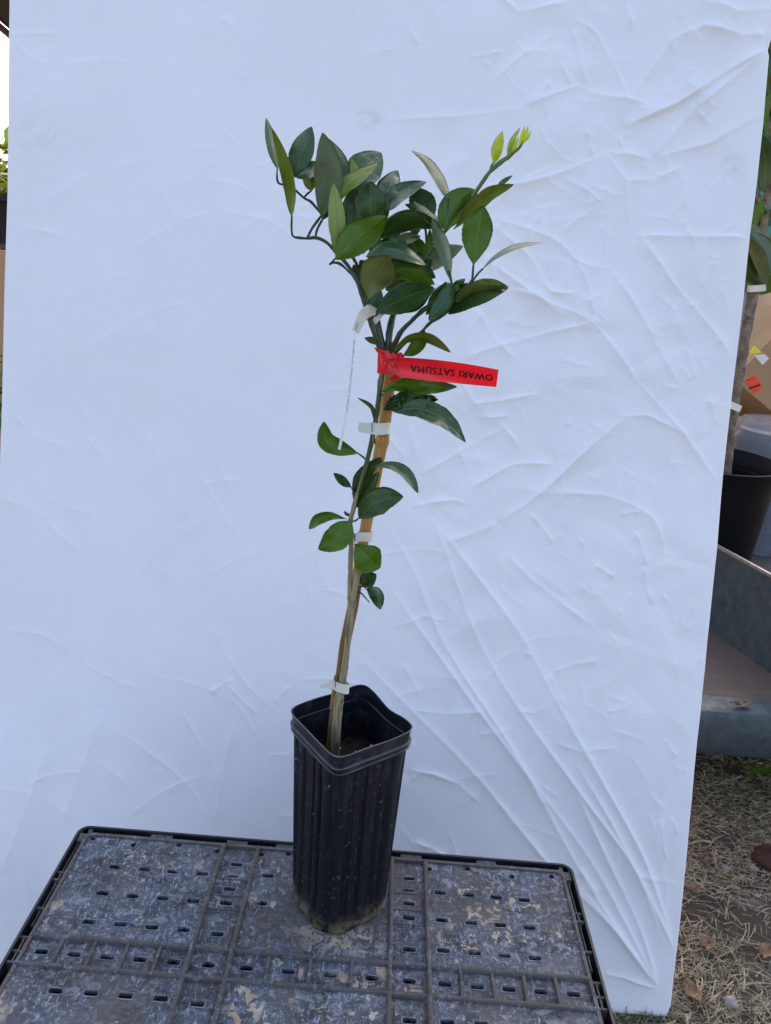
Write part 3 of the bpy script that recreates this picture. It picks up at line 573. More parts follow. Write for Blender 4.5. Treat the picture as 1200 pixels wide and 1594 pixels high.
mb.add(vs, [(i*n4+k, i*n4+(k+1) % n4, (i+1)*n4+(k+1) % n4, (i+1)*n4+k) for i in range(nn) for k in range(n4)])
mb.build('soil', m_soil.m, pot)
mb = MB()
for k in range(22):
    t = random.uniform(0, 6.28); r_ = .045*random.random()**.5; x, y = r_*math.cos(t), r_*math.sin(t); s_ = random.uniform(.0007, .0018)
    if k < 2: x, y, s_ = (.026, .010, .0024) if k == 0 else (.0165, .0035, .0016)
    bm = bmesh.new(); bmesh.ops.create_icosphere(bm, subdivisions=2, radius=s_)
    mb.add([v.co*(1+.3*noise.noise(v.co*900+Vector((k, 0, 0))))+Vector((x, y, SZ+.004)) for v in bm.verts], [[v.index for v in f.verts] for f in bm.faces]); bm.free(); mb.build('perlite_bit', m_perl.m, pot); mb = MB()
# ================================================================ SAPLING
YP = .687; PXM = 1/1830.
sap = thing('citrus_sapling', 'young citrus tree with glossy green leaves growing in the tall black pot', 'tree', loc=(-.019, YP, .82))
def path(pts, Y=None, dY=0):     # px points, optional third value = depth offset in m
    return [at(p[0], p[1], YP+dY+(p[2] if len(p) > 2 else 0)) for p in pts]
def limb(name, pts, rpx, mat, n=10, wob=.12, sm=5, parent=sap):
    mb = MB(); r_ = [x*PXM/2 for x in rpx]
    mb.tube(path(pts), r_, n, sm, wob=wob); return child(mb.build(name, mat.m), parent)
limb('trunk', [(520, 1190, -.002), (522, 1155, -.002), (526, 1100, -.003), (533, 1060, -.004), (538, 1030, -.005), (541, 1000, -.006), (544, 970, -.007), (546.5, 945, -.007), (547.5, 922, -.006), (547, 905, -.005)], [19, 19, 19, 14, 12, 12, 12.5, 14, 16, 11], m_bark, 18, .22, 6)
limb('cut_stub', [(545, 960, -.009), (549, 935, -.010), (554, 908, -.010), (557.5, 888, -.010)], [6, 11, 11, 10], m_bark, 12, .3)
limb('lower_stem', [(546, 925, -.005), (545.5, 890, -.004), (546.5, 850, -.004), (545, 815, -.004), (550, 792, -.004), (557, 767, -.005)], [13, 9.5, 9, 9, 8.5, 8.5], m_bark, 12, .25)
limb('stem', [(553, 783, -.003), (561, 755, -.004), (572, 715, -.004), (580, 680, -.004), (587, 640, -.004), (592, 600, -.004), (597, 565, -.004), (599, 545, -.004)], [7, 8, 8, 9, 9, 9, 10, 11], m_stem, 12, .15)
BR = [ # branches
 ([(598, 560, -.004), (588, 520, -.002), (577, 480, 0), (563, 448, .0), (545, 418, .005), (528, 398, .01), (508, 377, .012), (492, 370, .012), (478, 371, .012), (466, 370, .01), (457, 368, .008), (454, 360, .006), (454, 334, .004)], [8, 8, 7, 6, 6, 6, 5.5, 5, 4.5, 4, 3.5, 3.2, 3]),
 ([(600, 555, 0), (592, 520, .004), (584, 480, .008), (572, 446, .01), (560, 420, .012), (549, 400, .015), (541, 385, .02)], [8, 8, 7, 6, 5, 5, 4]),
 ([(596, 560, -.006), (578, 505, -.008), (566, 470, -.008), (555, 437, -.004), (540, 420, .0), (528, 410, .0), (517, 409, -.002), (514, 411, -.004), (524, 400, -.008)], [7, 7, 6, 5, 4, 4, 3.5, 3, 2.5]),
 ([(478, 371, .012), (486, 355, .01), (500, 336, .006)], [4, 3.4, 4]), ([(491, 370, .012), (494, 356, .012), (503, 340, .012)], [4, 3.4, 3.4]),
 ([(503, 337, .02), (485, 315, .022), (473, 308, .024), (455, 292, .02), (444, 288, .015), (433, 284, .01), (431, 270, .006), (432, 262, .004)], [3.4, 4, 4, 3.4, 3.4, 3.2, 2.8, 2.4]),
 ([(473, 308, .024), (478, 302, .024), (485, 297, .024)], [3, 3, 2.4]), ([(452, 290, .02), (455, 280, .02), (457, 272, .02)], [3, 3, 2.5]),
 ([(602, 555, 0), (606, 520, .004), (612, 490, .01), (622, 460, .014), (645, 430, .016), (656, 412, .016), (663, 385, .016), (662, 355, .014), (655, 330, .014)], [9, 10, 11, 8, 6, 5, 4, 3.5, 3]),
 ([(645, 432, .016), (660, 405, .012), (680, 375, .006), (700, 352, .0), (722, 325, -.004), (745, 292, -.006), (762, 268, -.008), (780, 252, -.008), (795, 241, -.008), (808, 230, -.008), (816, 219, -.008)], [5, 5, 5, 5, 5, 6, 6, 6, 5, 3.5, 2.5]),
 ([(605, 556, 0), (622, 520, -.004), (640, 500, -.008), (660, 482, -.01), (680, 468, -.008), (700, 452, -.008), (703, 440, -.008)], [8, 7, 7, 7, 6, 5, 4]),
 ([(608, 558, 0), (632, 532, -.004), (655, 517, -.006), (672, 500, -.01), (690, 490, -.012), (700, 478, -.012), (712, 462, -.012), (726, 448, -.01), (735, 436, -.01)], [6, 5, 4.5, 5, 6, 6, 6, 5, 4]),
 ([(735, 437, -.01), (736, 425, -.01), (737, 411, -.012)], [4, 3.4, 3]), ([(735, 440, -.01), (742, 428, -.01), (752, 418, -.01)], [3, 3, 3]),
 ([(703, 442, -.008), (702, 434, -.01), (699, 420, -.014)], [3.4, 3, 3]), ([(762, 268, -.008), (765, 258, -.008), (769, 252, -.008)], [3, 2.6, 2.4]),
 ([(795, 241, -.008), (798, 236, -.006), (797, 231, -.006)], [3, 2.6, 2]), ([(690, 492, -.01), (676, 500, -.008), (668, 503, -.008)], [3, 2.6, 2.4]),
 ([(700, 352, 0), (697, 335, .004), (697, 308, .006)], [3, 2.5, 2]),
 ([(586, 650, -.002), (588, 620, .002), (589, 590, .002)], [3, 3, 3]), ([(545, 803, -.002), (539, 800, -.004), (536, 796, -.004)], [5, 5, 4]),
 ([(569, 715, -.004), (562, 709, -.006), (555, 704, -.006)], [3, 2.6, 2.4]), ([(553, 780, -.003), (550, 765, -.004), (545, 757, -.004)], [3, 2.5, 2.2]), ([(548, 812, -.003), (554, 810, -.006), (560, 805, -.008)], [3, 3, 2.4]),
 ([(553, 925, 0), (560, 922, -.003), (572, 934, -.004), (575, 938, -.005)], [2.6, 2.6, 2.4, 2]), ([(556, 914, 0), (566, 913, -.002), (573, 920, -.004)], [3, 2.6, 2.4]), ([(583, 690, -.003), (582, 665, -.004), (583, 655, -.005)], [4, 3.4, 3]),
 ([(572, 472, -.012), (574, 462, -.02), (577, 454, -.024)], [4, 3.4, 3]), ([(596, 615, -.006), (592, 612, -.008), (592, 610, -.008)], [4, 3.4, 3]),
]
for k_, (pts, r_) in enumerate(BR): limb('branch', pts, [q_*(1.22 if (0 < n_ < len(r_)-1 and n_ % 2) else .95) for n_, q_ in enumerate(r_)], m_shoot if k_ in (9, 15, 16) else m_twig, 8, .3, 5)
BACK = {'dark': 'brown', 'green': 'olive', 'olive': 'pale', 'teal': 'grey', 'grey': 'dark', 'pale': 'green', 'brown': 'green', 'young': 'young'}
def wid(t, sk):
    t = t**sk; return max(0, math.sin(math.pi*min(1, max(0, t))))**.78
def leaf(mid, wpx, D, dt=0., roll=0., fold=0., curl=0., kind='dark', sk=.9, wavy=.0, asym=(1, 1), back=None, name='leaf', parent=None, ns=34, nw=10, crumple=0):
    """mid: px midrib base->tip; D depth of the base (m); dt depth gained at the tip; roll depth gained by the right-hand side; fold depth gained by both margins"""
    if wpx > 16:
        fold = fold or random.choice((-1, 1))*random.uniform(.003, .006); curl = curl or random.uniform(-.007, .007); wavy = wavy or random.uniform(.0006, .0018)
    as0, as1, w2_ = random.uniform(.86, 1.1), random.uniform(.86, 1.1), random.uniform(-.006, .006) if wpx > 16 else 0
    P = [Vector((p[0], p[1], 0)) for p in mid]; P, _ = smooth(P, [0]*len(P), 12); L = [0]
    for i in range(1, len(P)): L.append(L[-1]+(P[i]-P[i-1]).length)
    T = L[-1]; grid = []; uvs = []; sd_ = random.uniform(0, 50)
    for i in range(ns+1):
        t = i/ns; d = t*T; j = max(k for k in range(len(L)) if L[k] <= d+1e-6); j = min(j, len(P)-2)
        q_ = (d-L[j])/max(1e-6, L[j+1]-L[j]); p = P[j].lerp(P[j+1], q_); a0 = P[max(0, j-5)]; a1 = P[min(len(P)-1, j+6)]; dr = (a1-a0).normalized(); nx_, ny_ = -dr.y, dr.x
        ww = wpx/2*wid(t, sk)*(1+.012*math.sin(i*2.1+sd_)); row = []
        if i in (0,): ww = 1.0
        for k in range(nw+1):
            s_ = -1+2*k/nw; h_ = ww*s_*(asym[1]*as1 if s_ > 0 else asym[0]*as0)*(1+.07*noise.noise(Vector((t*5, 3 if s_ > 0 else 8, sd_)))+.03*noise.noise(Vector((t*22, 3 if s_ > 0 else 8, sd_))))
            Y = YP+D+dt*t+curl*math.sin(math.pi*t)+(roll+w2_*math.cos(t*4.2+sd_))*s_*wid(t, sk)+fold*abs(s_)**1.3*wid(t, sk)+wavy*math.sin(t*11+sd_)*s_*abs(s_)+.0012*noise.noise(Vector((t*3, s_*2, sd_)))
            e_x = e_y = 0
            if crumple:
                Y += crumple*noise.noise(Vector((t*9, s_*4, sd_))); e_y = 2.5*noise.noise(Vector((t*8, s_*3, sd_+9)))*abs(s_)
            row.append(at(p.x+nx_*h_+e_x, p.y+ny_*h_+e_y, Y)); uvs.append((t, k/nw))
        grid += row
    n1 = nw+1; M = (ns+1)*n1; th = .00016
    vs_ = [v+Vector((0, -th, 0)) for v in grid]+[v+Vector((0, th, 0)) for v in grid]
    f1 = [(i*n1+k, i*n1+k+1, (i+1)*n1+k+1, (i+1)*n1+k) for i in range(ns) for k in range(nw)]
    f2 = [tuple(M+x for x in f)[::-1] for f in f1]; rim = [k for k in range(n1)]+[i*n1+nw for i in range(1, ns+1)]+[ns*n1+k for k in range(nw-1, -1, -1)]+[i*n1 for i in range(ns-1, 0, -1)]
    f3 = [(rim[k], rim[(k+1) % len(rim)], rim[(k+1) % len(rim)]+M, rim[k]+M) for k in range(len(rim))]
    # make sure the front layer faces the camera
    a_, b_, c_ = vs_[f1[len(f1)//2][0]], vs_[f1[len(f1)//2][1]], vs_[f1[len(f1)//2][2]]
    nrm = (b_-a_).cross(c_-b_)
    if nrm.dot(Vector((0, 0, CH))-a_) < 0: f1 = [f[::-1] for f in f1]; f2 = [f[::-1] for f in f2]
    mb = MB(); mb.add(vs_, f1, 0, uvs+uvs); o_ = len(mb.v)
    for fs_, mi in ((f2, 1), (f3, 1)):
        for f in fs_: mb.uv[len(mb.f)] = [(uvs+uvs)[i] for i in f]; mb.f.append(list(f)); mb.m.append(mi)
    o = mb.build(name, [LM[kind].m, LM[back or BACK[kind]].m], None)
    return child(o, parent or sap)
# midrib, width px, depth, tip depth, roll, fold, curl, kind
LV = [
 dict(mid=[(432, 263), (423, 228), (414, 183)], wpx=17, D=.004, dt=.01, roll=.006, kind='grey'),
 dict(mid=[(454, 336), (451, 292), (438, 240), (423, 198)], wpx=21, D=.002, dt=-.012, roll=-.008, kind='olive', sk=.8),
 dict(mid=[(457, 274), (469, 240), (485, 197)], wpx=39, D=.02, dt=.016, roll=.004, fold=-.003, kind='teal', sk=.92),
 dict(mid=[(458, 275), (478, 266), (508, 255)], wpx=25, D=.024, dt=.01, roll=-.008, kind='teal'),
 dict(mid=[(485, 297), (483, 280), (493, 262)], wpx=22, D=.024, dt=.004, kind='olive'),
 dict(mid=[(502, 342), (515, 310), (528, 262), (510, 215)], wpx=40, D=.016, dt=.012, kind='dark'),
 dict(mid=[(500, 336), (509, 290), (508, 250), (502, 206)], wpx=47, D=.006, dt=-.01, roll=.003, fold=-.004, kind='grey', sk=.92),
 dict(mid=[(545, 303), (562, 270), (594, 238)], wpx=54, D=.026, dt=.03, roll=-.006, fold=-.003, kind='teal', sk=1.15),
 dict(mid=[(556, 292), (554, 270), (548, 245)], wpx=15, D=.02, dt=.0, kind='pale'),
 dict(mid=[(520, 318), (535, 292), (558, 275), (589, 255)], wpx=25, D=.0, dt=.012, roll=-.006, fold=.002, kind='olive', sk=.85),
 dict(mid=[(524, 402), (526, 372), (524, 330), (519, 284)], wpx=27, D=-.008, dt=.0, roll=.004, fold=.004, kind='pale', back='grey', sk=1.0),
 dict(mid=[(543, 366), (542, 330), (546, 292)], wpx=20, D=.012, dt=.006, roll=.004, kind='teal'),
 dict(mid=[(556, 350), (556, 318), (557, 283)], wpx=20, D=.010, dt=.006, roll=-.005, kind='grey'),
 dict(mid=[(578, 350), (576, 318), (577, 282)], wpx=48, D=.012, dt=.002, roll=.003, fold=.003, kind='dark', sk=1.0),
 dict(mid=[(597, 318), (607, 290), (619, 265)], wpx=40, D=.03, dt=.026, roll=-.004, kind='teal', sk=.8),
 dict(mid=[(598, 328), (622, 300), (664, 283)], wpx=27, D=.026, dt=.02, roll=-.010, fold=-.002, kind='teal', sk=.75),
 dict(mid=[(672, 344), (660, 318), (640, 293)], wpx=42, D=.03, dt=.02, roll=-.004, fold=-.004, kind='teal', sk=1.05),
 dict(mid=[(640, 372), (650, 345), (645, 325), (630, 318)], wpx=20, D=.028, dt=.01, kind='dark'),
 dict(mid=[(652, 409), (648, 388), (632, 368)], wpx=30, D=.02, dt=.004, kind='green', sk=1.1),
 dict(mid=[(655, 408), (668, 385), (669, 356)], wpx=15, D=.014, kind='green'),
 dict(mid=[(648, 418), (685, 398), (721, 383)], wpx=34, D=.024, dt=.016, roll=-.01, fold=-.003, kind='grey', back='dark', sk=.8),
 dict(mid=[(612, 398), (616, 382), (622, 364)], wpx=36, D=.010, dt=.008, roll=-.003, kind='teal'),
 dict(mid=[(600, 402), (588, 384), (582, 366)], wpx=30, D=.016, dt=.006, kind='dark'),
 dict(mid=[(588, 372), (618, 350), (650, 343), (686, 355)], wpx=31, D=.0, dt=-.004, roll=.006, fold=.002, kind='dark', sk=.95),
 dict(mid=[(596, 350), (625, 337), (660, 328)], wpx=18, D=.014, kind='dark'),
 dict(mid=[(689, 358), (668, 337), (643, 313)], wpx=19, D=.0, dt=.006, roll=.006, kind='grey', sk=.8),
 dict(mid=[(701, 437), (695, 402), (687, 375), (672, 338)], wpx=23, D=-.014, dt=.004, roll=.004, kind='grey', back='dark', sk=1.15),
 dict(mid=[(570, 400), (600, 388), (630, 394), (663, 413)], wpx=25, D=-.018, dt=-.006, roll=-.012, kind='teal', sk=.85),
 dict(mid=[(655, 416), (665, 424), (678, 433)], wpx=15, D=.008, kind='dark'),
 dict(mid=[(590, 432), (625, 418), (650, 428), (677, 443)], wpx=36, D=-.008, dt=-.006, roll=.004, fold=.003, kind='green', sk=.85),
 dict(mid=[(640, 447), (622, 440), (600, 452)], wpx=24, D=-.004, kind='brown', back='olive'),
 dict(mid=[(592, 487), (580, 468), (588, 440)], wpx=34, D=-.004, dt=.004, roll=-.004, kind='teal', back='dark'),
 dict(mid=[(585, 487), (620, 468), (650, 455), (677, 449)], wpx=54, D=-.022, dt=.010, roll=-.012, fold=-.003, kind='dark', sk=1.05),
 dict(mid=[(523, 404), (550, 376), (578, 355), (602, 336)], wpx=55, D=-.022, dt=.004, roll=.002, fold=.003, kind='green', sk=.95),
 dict(mid=[(574, 466), (581, 440), (592, 420), (606, 398)], wpx=63, D=-.03, dt=-.008, roll=.004, fold=.003, kind='brown', sk=1.25, wavy=.002),
 dict(mid=[(550, 412), (560, 430), (574, 450)], wpx=22, D=.006, kind='dark'), dict(mid=[(560, 405), (575, 425), (585, 450)], wpx=26, D=.008, kind='dark'),
 dict(mid=[(620, 470), (640, 430), (650, 400)], wpx=34, D=.02, kind='dark'), dict(mid=[(598, 440), (612, 415), (640, 398)], wpx=34, D=.012, kind='green'),
 dict(mid=[(663, 490), (682, 468), (697, 448), (706, 442)], wpx=27, D=-.006, dt=.004, roll=-.006, kind='green', wavy=.004, sk=1.1),
 dict(mid=[(700, 455), (710, 446), (724, 434)], wpx=15, D=-.002, kind='green', wavy=.002), dict(mid=[(690, 470), (706, 462), (728, 440)], wpx=20, D=.0, kind='dark'),
 dict(mid=[(703, 444), (690, 470), (667, 499)], wpx=27, D=-.02, dt=-.01, roll=.006, fold=-.004, kind='teal', back='dark', sk=.8, wavy=.002),
 dict(mid=[(737, 412), (742, 370), (752, 320)], wpx=47, D=-.012, dt=.004, roll=.002, fold=.003, kind='green', sk=1.15),
 dict(mid=[(750, 420), (772, 400), (805, 384), (845, 378)], wpx=9, D=-.01, dt=.02, roll=-.012, kind='teal', sk=1.1),
 dict(mid=[(698, 489), (730, 466), (760, 455), (791, 449)], wpx=33, D=-.014, dt=.004, roll=-.014, fold=-.001, kind='dark', sk=.95, wavy=.001),
 dict(mid=[(708, 470), (735, 452), (765, 443), (792, 447)], wpx=24, D=-.019, dt=.004, roll=.006, kind='brown', sk=.9, back='green'),
 dict(mid=[(735, 442), (755, 438), (786, 444)], wpx=9, D=-.021, dt=.003, kind='green', sk=.9),
 dict(mid=[(692, 358), (700, 330), (716, 308), (742, 296)], wpx=44, D=.0, dt=.008, roll=-.004, fold=.003, kind='green', sk=.85, asym=(1.05, .8)),
 dict(mid=[(696, 356), (720, 328), (744, 298)], wpx=19, D=-.006, dt=.006, roll=.003, kind='olive', back='green'),
 dict(mid=[(706, 357), (728, 334), (760, 302), (800, 287)], wpx=24, D=-.004, dt=.002, roll=.005, kind='olive', sk=1.2),
 dict(mid=[(772, 294), (785, 282), (798, 273)], wpx=8, D=.006, kind='grey'),
 dict(mid=[(698, 310), (684, 280), (665, 252), (640, 234)], wpx=17, D=.006, dt=.02, roll=.008, kind='grey', sk=.75, back='dark'),
 dict(mid=[(769, 254), (773, 230), (782, 204)], wpx=18, D=-.008, dt=.004, kind='young', name='young_leaf'),
 dict(mid=[(790, 246), (796, 222), (810, 198)], wpx=8, D=-.006, kind='pale', name='young_leaf', back='young'),
 dict(mid=[(790, 250), (798, 234), (807, 214)], wpx=10, D=-.008, kind='young', name='young_leaf'),
 dict(mid=[(808, 230), (812, 214), (817, 196)], wpx=6, D=-.008, kind='young', name='young_leaf'),
 dict(mid=[(812, 226), (818, 212), (822, 196)], wpx=7, D=-.01, kind='young', name='young_leaf'),
 dict(mid=[(816, 221), (823, 212), (826, 203)], wpx=4, D=-.008, kind='young', name='young_leaf'),
 dict(mid=[(612, 430), (632, 405), (660, 392)], wpx=30, D=.010, dt=.01, roll=-.008, kind='dark'), dict(mid=[(640, 440), (655, 420), (672, 402)], wpx=24, D=.014, kind='dark', roll=-.006),
 dict(mid=[(590, 400), (606, 378), (612, 355)], wpx=26, D=.014, kind='dark'), dict(mid=[(566, 395), (560, 365), (566, 335)], wpx=24, D=.02, kind='dark'), dict(mid=[(690, 478), (708, 470), (722, 462)], wpx=22, D=-.004, kind='dark'),
 dict(mid=[(600, 345), (596, 325), (604, 300)], wpx=24, D=.022, kind='dark'), dict(mid=[(676, 470), (690, 455), (694, 438)], wpx=20, D=.004, kind='dark'), dict(mid=[(580, 470), (566, 450), (556, 425)], wpx=16, D=.0, kind='dark'),
 dict(mid=[(625, 485), (645, 478), (668, 462)], wpx=16, D=-.004, kind='dark'), dict(mid=[(615, 385), (630, 372), (655, 368)], wpx=20, D=.022, kind='grey', back='dark', roll=-.006),
 # low on the stem
 dict(mid=[(592, 535), (580, 530), (567, 526)], wpx=12, D=-.01, kind='dark'),
 dict(mid=[(661, 514), (655, 530), (643, 545), (628, 553)], wpx=21, D=-.002, dt=-.004, roll=.006, kind='green', sk=.95, wavy=.003),
 dict(mid=[(612, 547), (636, 528), (668, 527), (702, 549)], wpx=15, D=-.012, dt=-.006, roll=.006, kind='olive', sk=1.2, back='dark'),
 dict(mid=[(592, 611), (625, 598), (665, 600), (711, 602)], wpx=27, D=-.01, dt=-.01, roll=.006, fold=.003, kind='green', wavy=.006, sk=1.1, crumple=.002),
 dict(mid=[(597, 637), (625, 625), (650, 622), (682, 622)], wpx=38, D=-.008, dt=.0, roll=-.006, kind='dark', crumple=.012, sk=.95, back='teal'),
 dict(mid=[(612, 641), (650, 636), (690, 652), (725, 688)], wpx=32, D=-.012, dt=-.01, roll=-.012, fold=-.003, kind='teal', sk=.85, crumple=.002),
 dict(mid=[(583, 657), (578, 634), (556, 619)], wpx=7, D=-.008, kind='dark'),
 dict(mid=[(558, 706), (533, 698), (508, 685), (504, 656)], wpx=31, D=-.008, dt=.002, roll=.004, kind='green', sk=1.15, wavy=.002),
 dict(mid=[(546, 758), (535, 750), (519, 736)], wpx=13, D=-.006, roll=-.004, kind='dark', wavy=.003),
 dict(mid=[(556, 790), (566, 750), (594, 712)], wpx=32, D=.002, dt=-.004, roll=.006, kind='dark', sk=1.0, back='teal'),
 dict(mid=[(560, 785), (576, 755), (590, 735)], wpx=22, D=-.004, kind='dark'),
 dict(mid=[(578, 728), (605, 724), (632, 736), (651, 768)], wpx=18, D=-.014, dt=-.004, roll=-.006, kind='teal', sk=1.3),
 dict(mid=[(559, 807), (580, 786), (602, 776), (628, 773)], wpx=42, D=-.012, dt=-.004, roll=-.006, fold=-.002, kind='dark', sk=.9, back='teal'),
 dict(mid=[(540, 808), (515, 803), (495, 808), (481, 824)], wpx=18, D=-.002, dt=-.002, roll=.004, kind='green', sk=1.5),
 dict(mid=[(546, 812), (530, 830), (512, 845), (495, 855)], wpx=45, D=-.014, dt=-.004, roll=.004, fold=-.002, kind='green', sk=.85),
 dict(mid=[(552, 846), (566, 862), (580, 875), (592, 884)], wpx=46, D=-.012, dt=-.006, roll=-.003, fold=-.002, kind='green', sk=1.3),
 dict(mid=[(560, 908), (572, 902), (586, 894)], wpx=27, D=-.004, roll=-.004, kind='dark'),
 dict(mid=[(572, 914), (586, 928), (592, 949)], wpx=23, D=-.008, dt=-.004, roll=-.004, kind='dark', back='teal', wavy=.002),
]
for d in LV: leaf(**d)
# ================================================================ BAMBOO STAKE
mb = MB(); sp = [(511, 1180, .012), (518, 1120, .012), (529, 1060, .009), (537.5, 1000, .008), (549, 945, .008), (557, 895, .009), (566, 838, .011), (579, 770, .010), (589, 715, .009)]
def stk(pts, r_, mb, rag=0):
    mb.tube(path(pts), [x*PXM/2 for x in r_], 18, 4, wob=.05)
stk(sp, [14, 16, 20, 21, 21, 20, 21, 22, 22], mb)
stk([(589, 715, .009), (592, 700, .009), (593.5, 692, .009), (594.5, 687, .009), (596, 680, .009)], [22, 22.5, 24, 26, 23], mb)
stk([(596, 680, .009), (601, 640, .008), (606, 590, .008), (612, 531, .008)], [22.5, 22, 22, 23], mb)
tag(mb.build('bamboo_stake', m_bam.m, auto=50), 'tan bamboo stake tied upright behind the sapling stem', 'stake')
mb = MB(); mb.bar(at(516, 1104, YP-.0), at(524, 1052, YP+.004), .0042, .003); o = mb.build('splinter', m_bam.m, smooth_=False)
child(o, bpy.data.objects['bamboo_stake'])
# ================================================================ TIE TAPES
def ribbon(mb, pts, hpx, D, th=.0003, tilt=0, mi=0, uvs=None):
    """strip following px centre points, hpx tall in the picture, D depth list"""
    P = [at(p[0], p[1], YP+d_) for p, d_ in zip(pts, D)]; n = len(P); vs_ = []
    P, _ = smooth(P, [0]*n, 5); k = len(P)
    for i, p in enumerate(P):
        t = (P[min(i+1, k-1)]-P[max(i-1, 0)]).normalized(); u_ = Vector((0, 0, 1))-t*t.z; u_.normalize(); nn_ = t.cross(u_)
        h_ = (hpx[0]*(1-i/(k-1))+hpx[1]*i/(k-1))*PXM/2
        for s_, q_ in ((-1, -1), (1, -1), (1, 1), (-1, 1)): vs_.append(p+u_*h_*s_+nn_*th*q_+Vector((0, tilt*s_, 0)))
    fs_ = [(i*4+a_, i*4+(a_+1) % 4, (i+1)*4+(a_+1) % 4, (i+1)*4+a_) for i in range(k-1) for a_ in range(4)]+[(0, 1, 2, 3), tuple((k-1)*4+a_ for a_ in (3, 2, 1, 0))]
    mb.add(vs_, fs_, mi)
def tie(label, loop, hl, tail, ht, Dl, Dt, marks):
    mb = MB(); ribbon(mb, loop, hl, Dl); 
    if tail: ribbon(mb, tail, ht, Dt)
    o = tag(mb.build('tie_tape', m_tape.m, auto=40), label, 'plant tie', 'white tapes tying the stem to its stake')
    mb = MB(); mb.bar(at(*marks[0], YP+marks[2]), at(*marks[1], YP+marks[2]), .0007, .0004, upv=(0, 1, 0)); child(mb.build('staple', m_ink.m, smooth_=False), o)
tie('white tape around stem and stake just below the red ribbon, tail to the left', [(576, 666), (580, 667), (590, 668), (603, 667), (607, 667), (600, 666), (588, 665)], (20, 20), [(558, 664), (568, 666), (580, 667)], (16, 20), [-.003, -.010, -.012, -.008, .006, .02, .022], [-.004, -.008, -.0105], ((579, 658), (579, 672), -.0145))
tie('white tape around stem and stake beside the round middle leaves', [(548, 836), (552, 837), (562, 836), (575, 836), (580, 835), (570, 834), (556, 834)], (17, 18), None, None, [-.003, -.009, -.006, .0, .010, .024, .02], None, ((552, 831), (552, 841), -.012))
tie('white tape around trunk and stake just above the pot rim, pointed tail', [(514, 1067), (519, 1066), (526, 1070), (537, 1073), (543, 1072), (536, 1064), (522, 1062)], (18, 19), [(499, 1069), (508, 1067), (519, 1066)], (7, 17), [-.002, -.010, -.012, -.010, .0, .022, .024], [-.006, -.009, -.0110], ((522, 1060), (522, 1070), -.0145))
# ================================================================ WHITE LOOP LABEL
lab = thing('loop_label', 'cream plastic loop label around the branches with a thin strip hanging down', 'plant label', loc=at(575, 490, YP-.02))
mb = MB(); ctr = [(563, 478), (572, 484), (585, 494), (596, 497)]
P0 = [at(*p, YP) for p in ((560, 480), (590, 503))]
# band: a short open tube round the branches, tilted
ax = (at(598, 514, YP)-at(577, 472, YP)).normalized()
cc = at(580, 489, YP-.002); vs = []; sdir = Vector((0, 1, 0)); e1 = ax.cross(sdir).normalized(); e2 = ax.cross(e1)
ax2 = (at(591, 498, YP)-at(571, 481, YP)).normalized(); e1 = ax2.cross(Vector((0, 1, 0))).normalized(); e2 = Vector((0, 1, 0))
for i in range(2):
    for j in range(2):
        for k in range(24):
            t = 2*math.pi*k/24; r_ = .0066-(.0004 if j else 0); vs.append(cc+ax2*(-.0075+.0155*i)+e1*math.cos(t)*r_*1.15+e2*math.sin(t)*r_)
fs = []
for k in range(24):
    j = (k+1) % 24; fs += [(k, j, 48+j, 48+k), (24+k, 72+k, 72+j, 24+j), (k, 24+k, 24+j, j), (48+k, 48+j, 72+j, 72+k)]
mb.add(vs, fs); child(mb.build('loop', m_label.m, auto=50), lab)
mb = MB(); ribbon(mb, [(577, 482), (566, 490), (560, 500), (553, 517)], (20, 13), [-.0095, -.0115, -.011, -.009]); child(mb.build('label_head', m_label.m, auto=40), lab)
def strip(mb, pts, wp, Dn, th=.0004):   # flat strip: width across the picture
    P = [at(p[0], p[1], YP+Dn) for p in pts]; P, _ = smooth(P, [0]*len(P), 4); n = len(P); vs_ = []
    for i, p in enumerate(P):
        h_ = (wp[0]+(wp[1]-wp[0])*i/(n-1))*PXM/2
        t = (P[min(i+1, n-1)]-P[max(i-1, 0)]).normalized(); x = t.cross(Vector((0, 1, 0))).normalized()
        for sx, sy in ((-1, -1), (1, -1), (1, 1), (-1, 1)): vs_.append(p+x*h_*sx+Vector((0, th*sy, 0)))
    mb.add(vs_, [(i*4+a_, i*4+(a_+1) % 4, (i+1)*4+(a_+1) % 4, (i+1)*4+a_) for i in range(n-1) for a_ in range(4)]+[(0, 1, 2, 3), tuple((n-1)*4+a_ for a_ in (3, 2, 1, 0))])
mb = MB(); strip(mb, [(553, 515), (550, 545), (547, 580), (543, 615), (537, 655), (528, 700)], (2.6, 5), -.009); child(mb.build('hanging_strip', m_paper.m, smooth_=False), lab)
mb = MB(); Pk = [(551.5, 530), (549.5, 550), (547, 580), (543.5, 612), (540, 638)]
for i in range(46):
    t = i/45*(len(Pk)-1.01); j = int(t); x = Pk[j][0]+(Pk[j+1][0]-Pk[j][0])*(t-j); y = Pk[j][1]+(Pk[j+1][1]-Pk[j][1])*(t-j)
    if random.random() < .3: continue
    s_ = random.choice((-.7, .6, .2)); mb.bar(at(x+s_, y, YP-.0098), at(x+s_-.1, y+1.3, YP-.0098), .0004, .0004, upv=(0, 1, 0))
mb.bar(at(557, 502, YP-.0125), at(553, 514, YP-.0105), .0005, .0004, upv=(0, 1, 0))
child(mb.build('printing', m_ink.m, smooth_=False), lab)
mb = MB(); vs = []
for k in range(9):
    t = math.radians(-128+9*k); 
    for s_ in (0, 1): vs.append(cc+ax2*(.0010+.0016*s_+(.0012 if k > 4 else 0))+e1*math.cos(t)*.00672*1.15+e2*math.sin(t)*.0068)
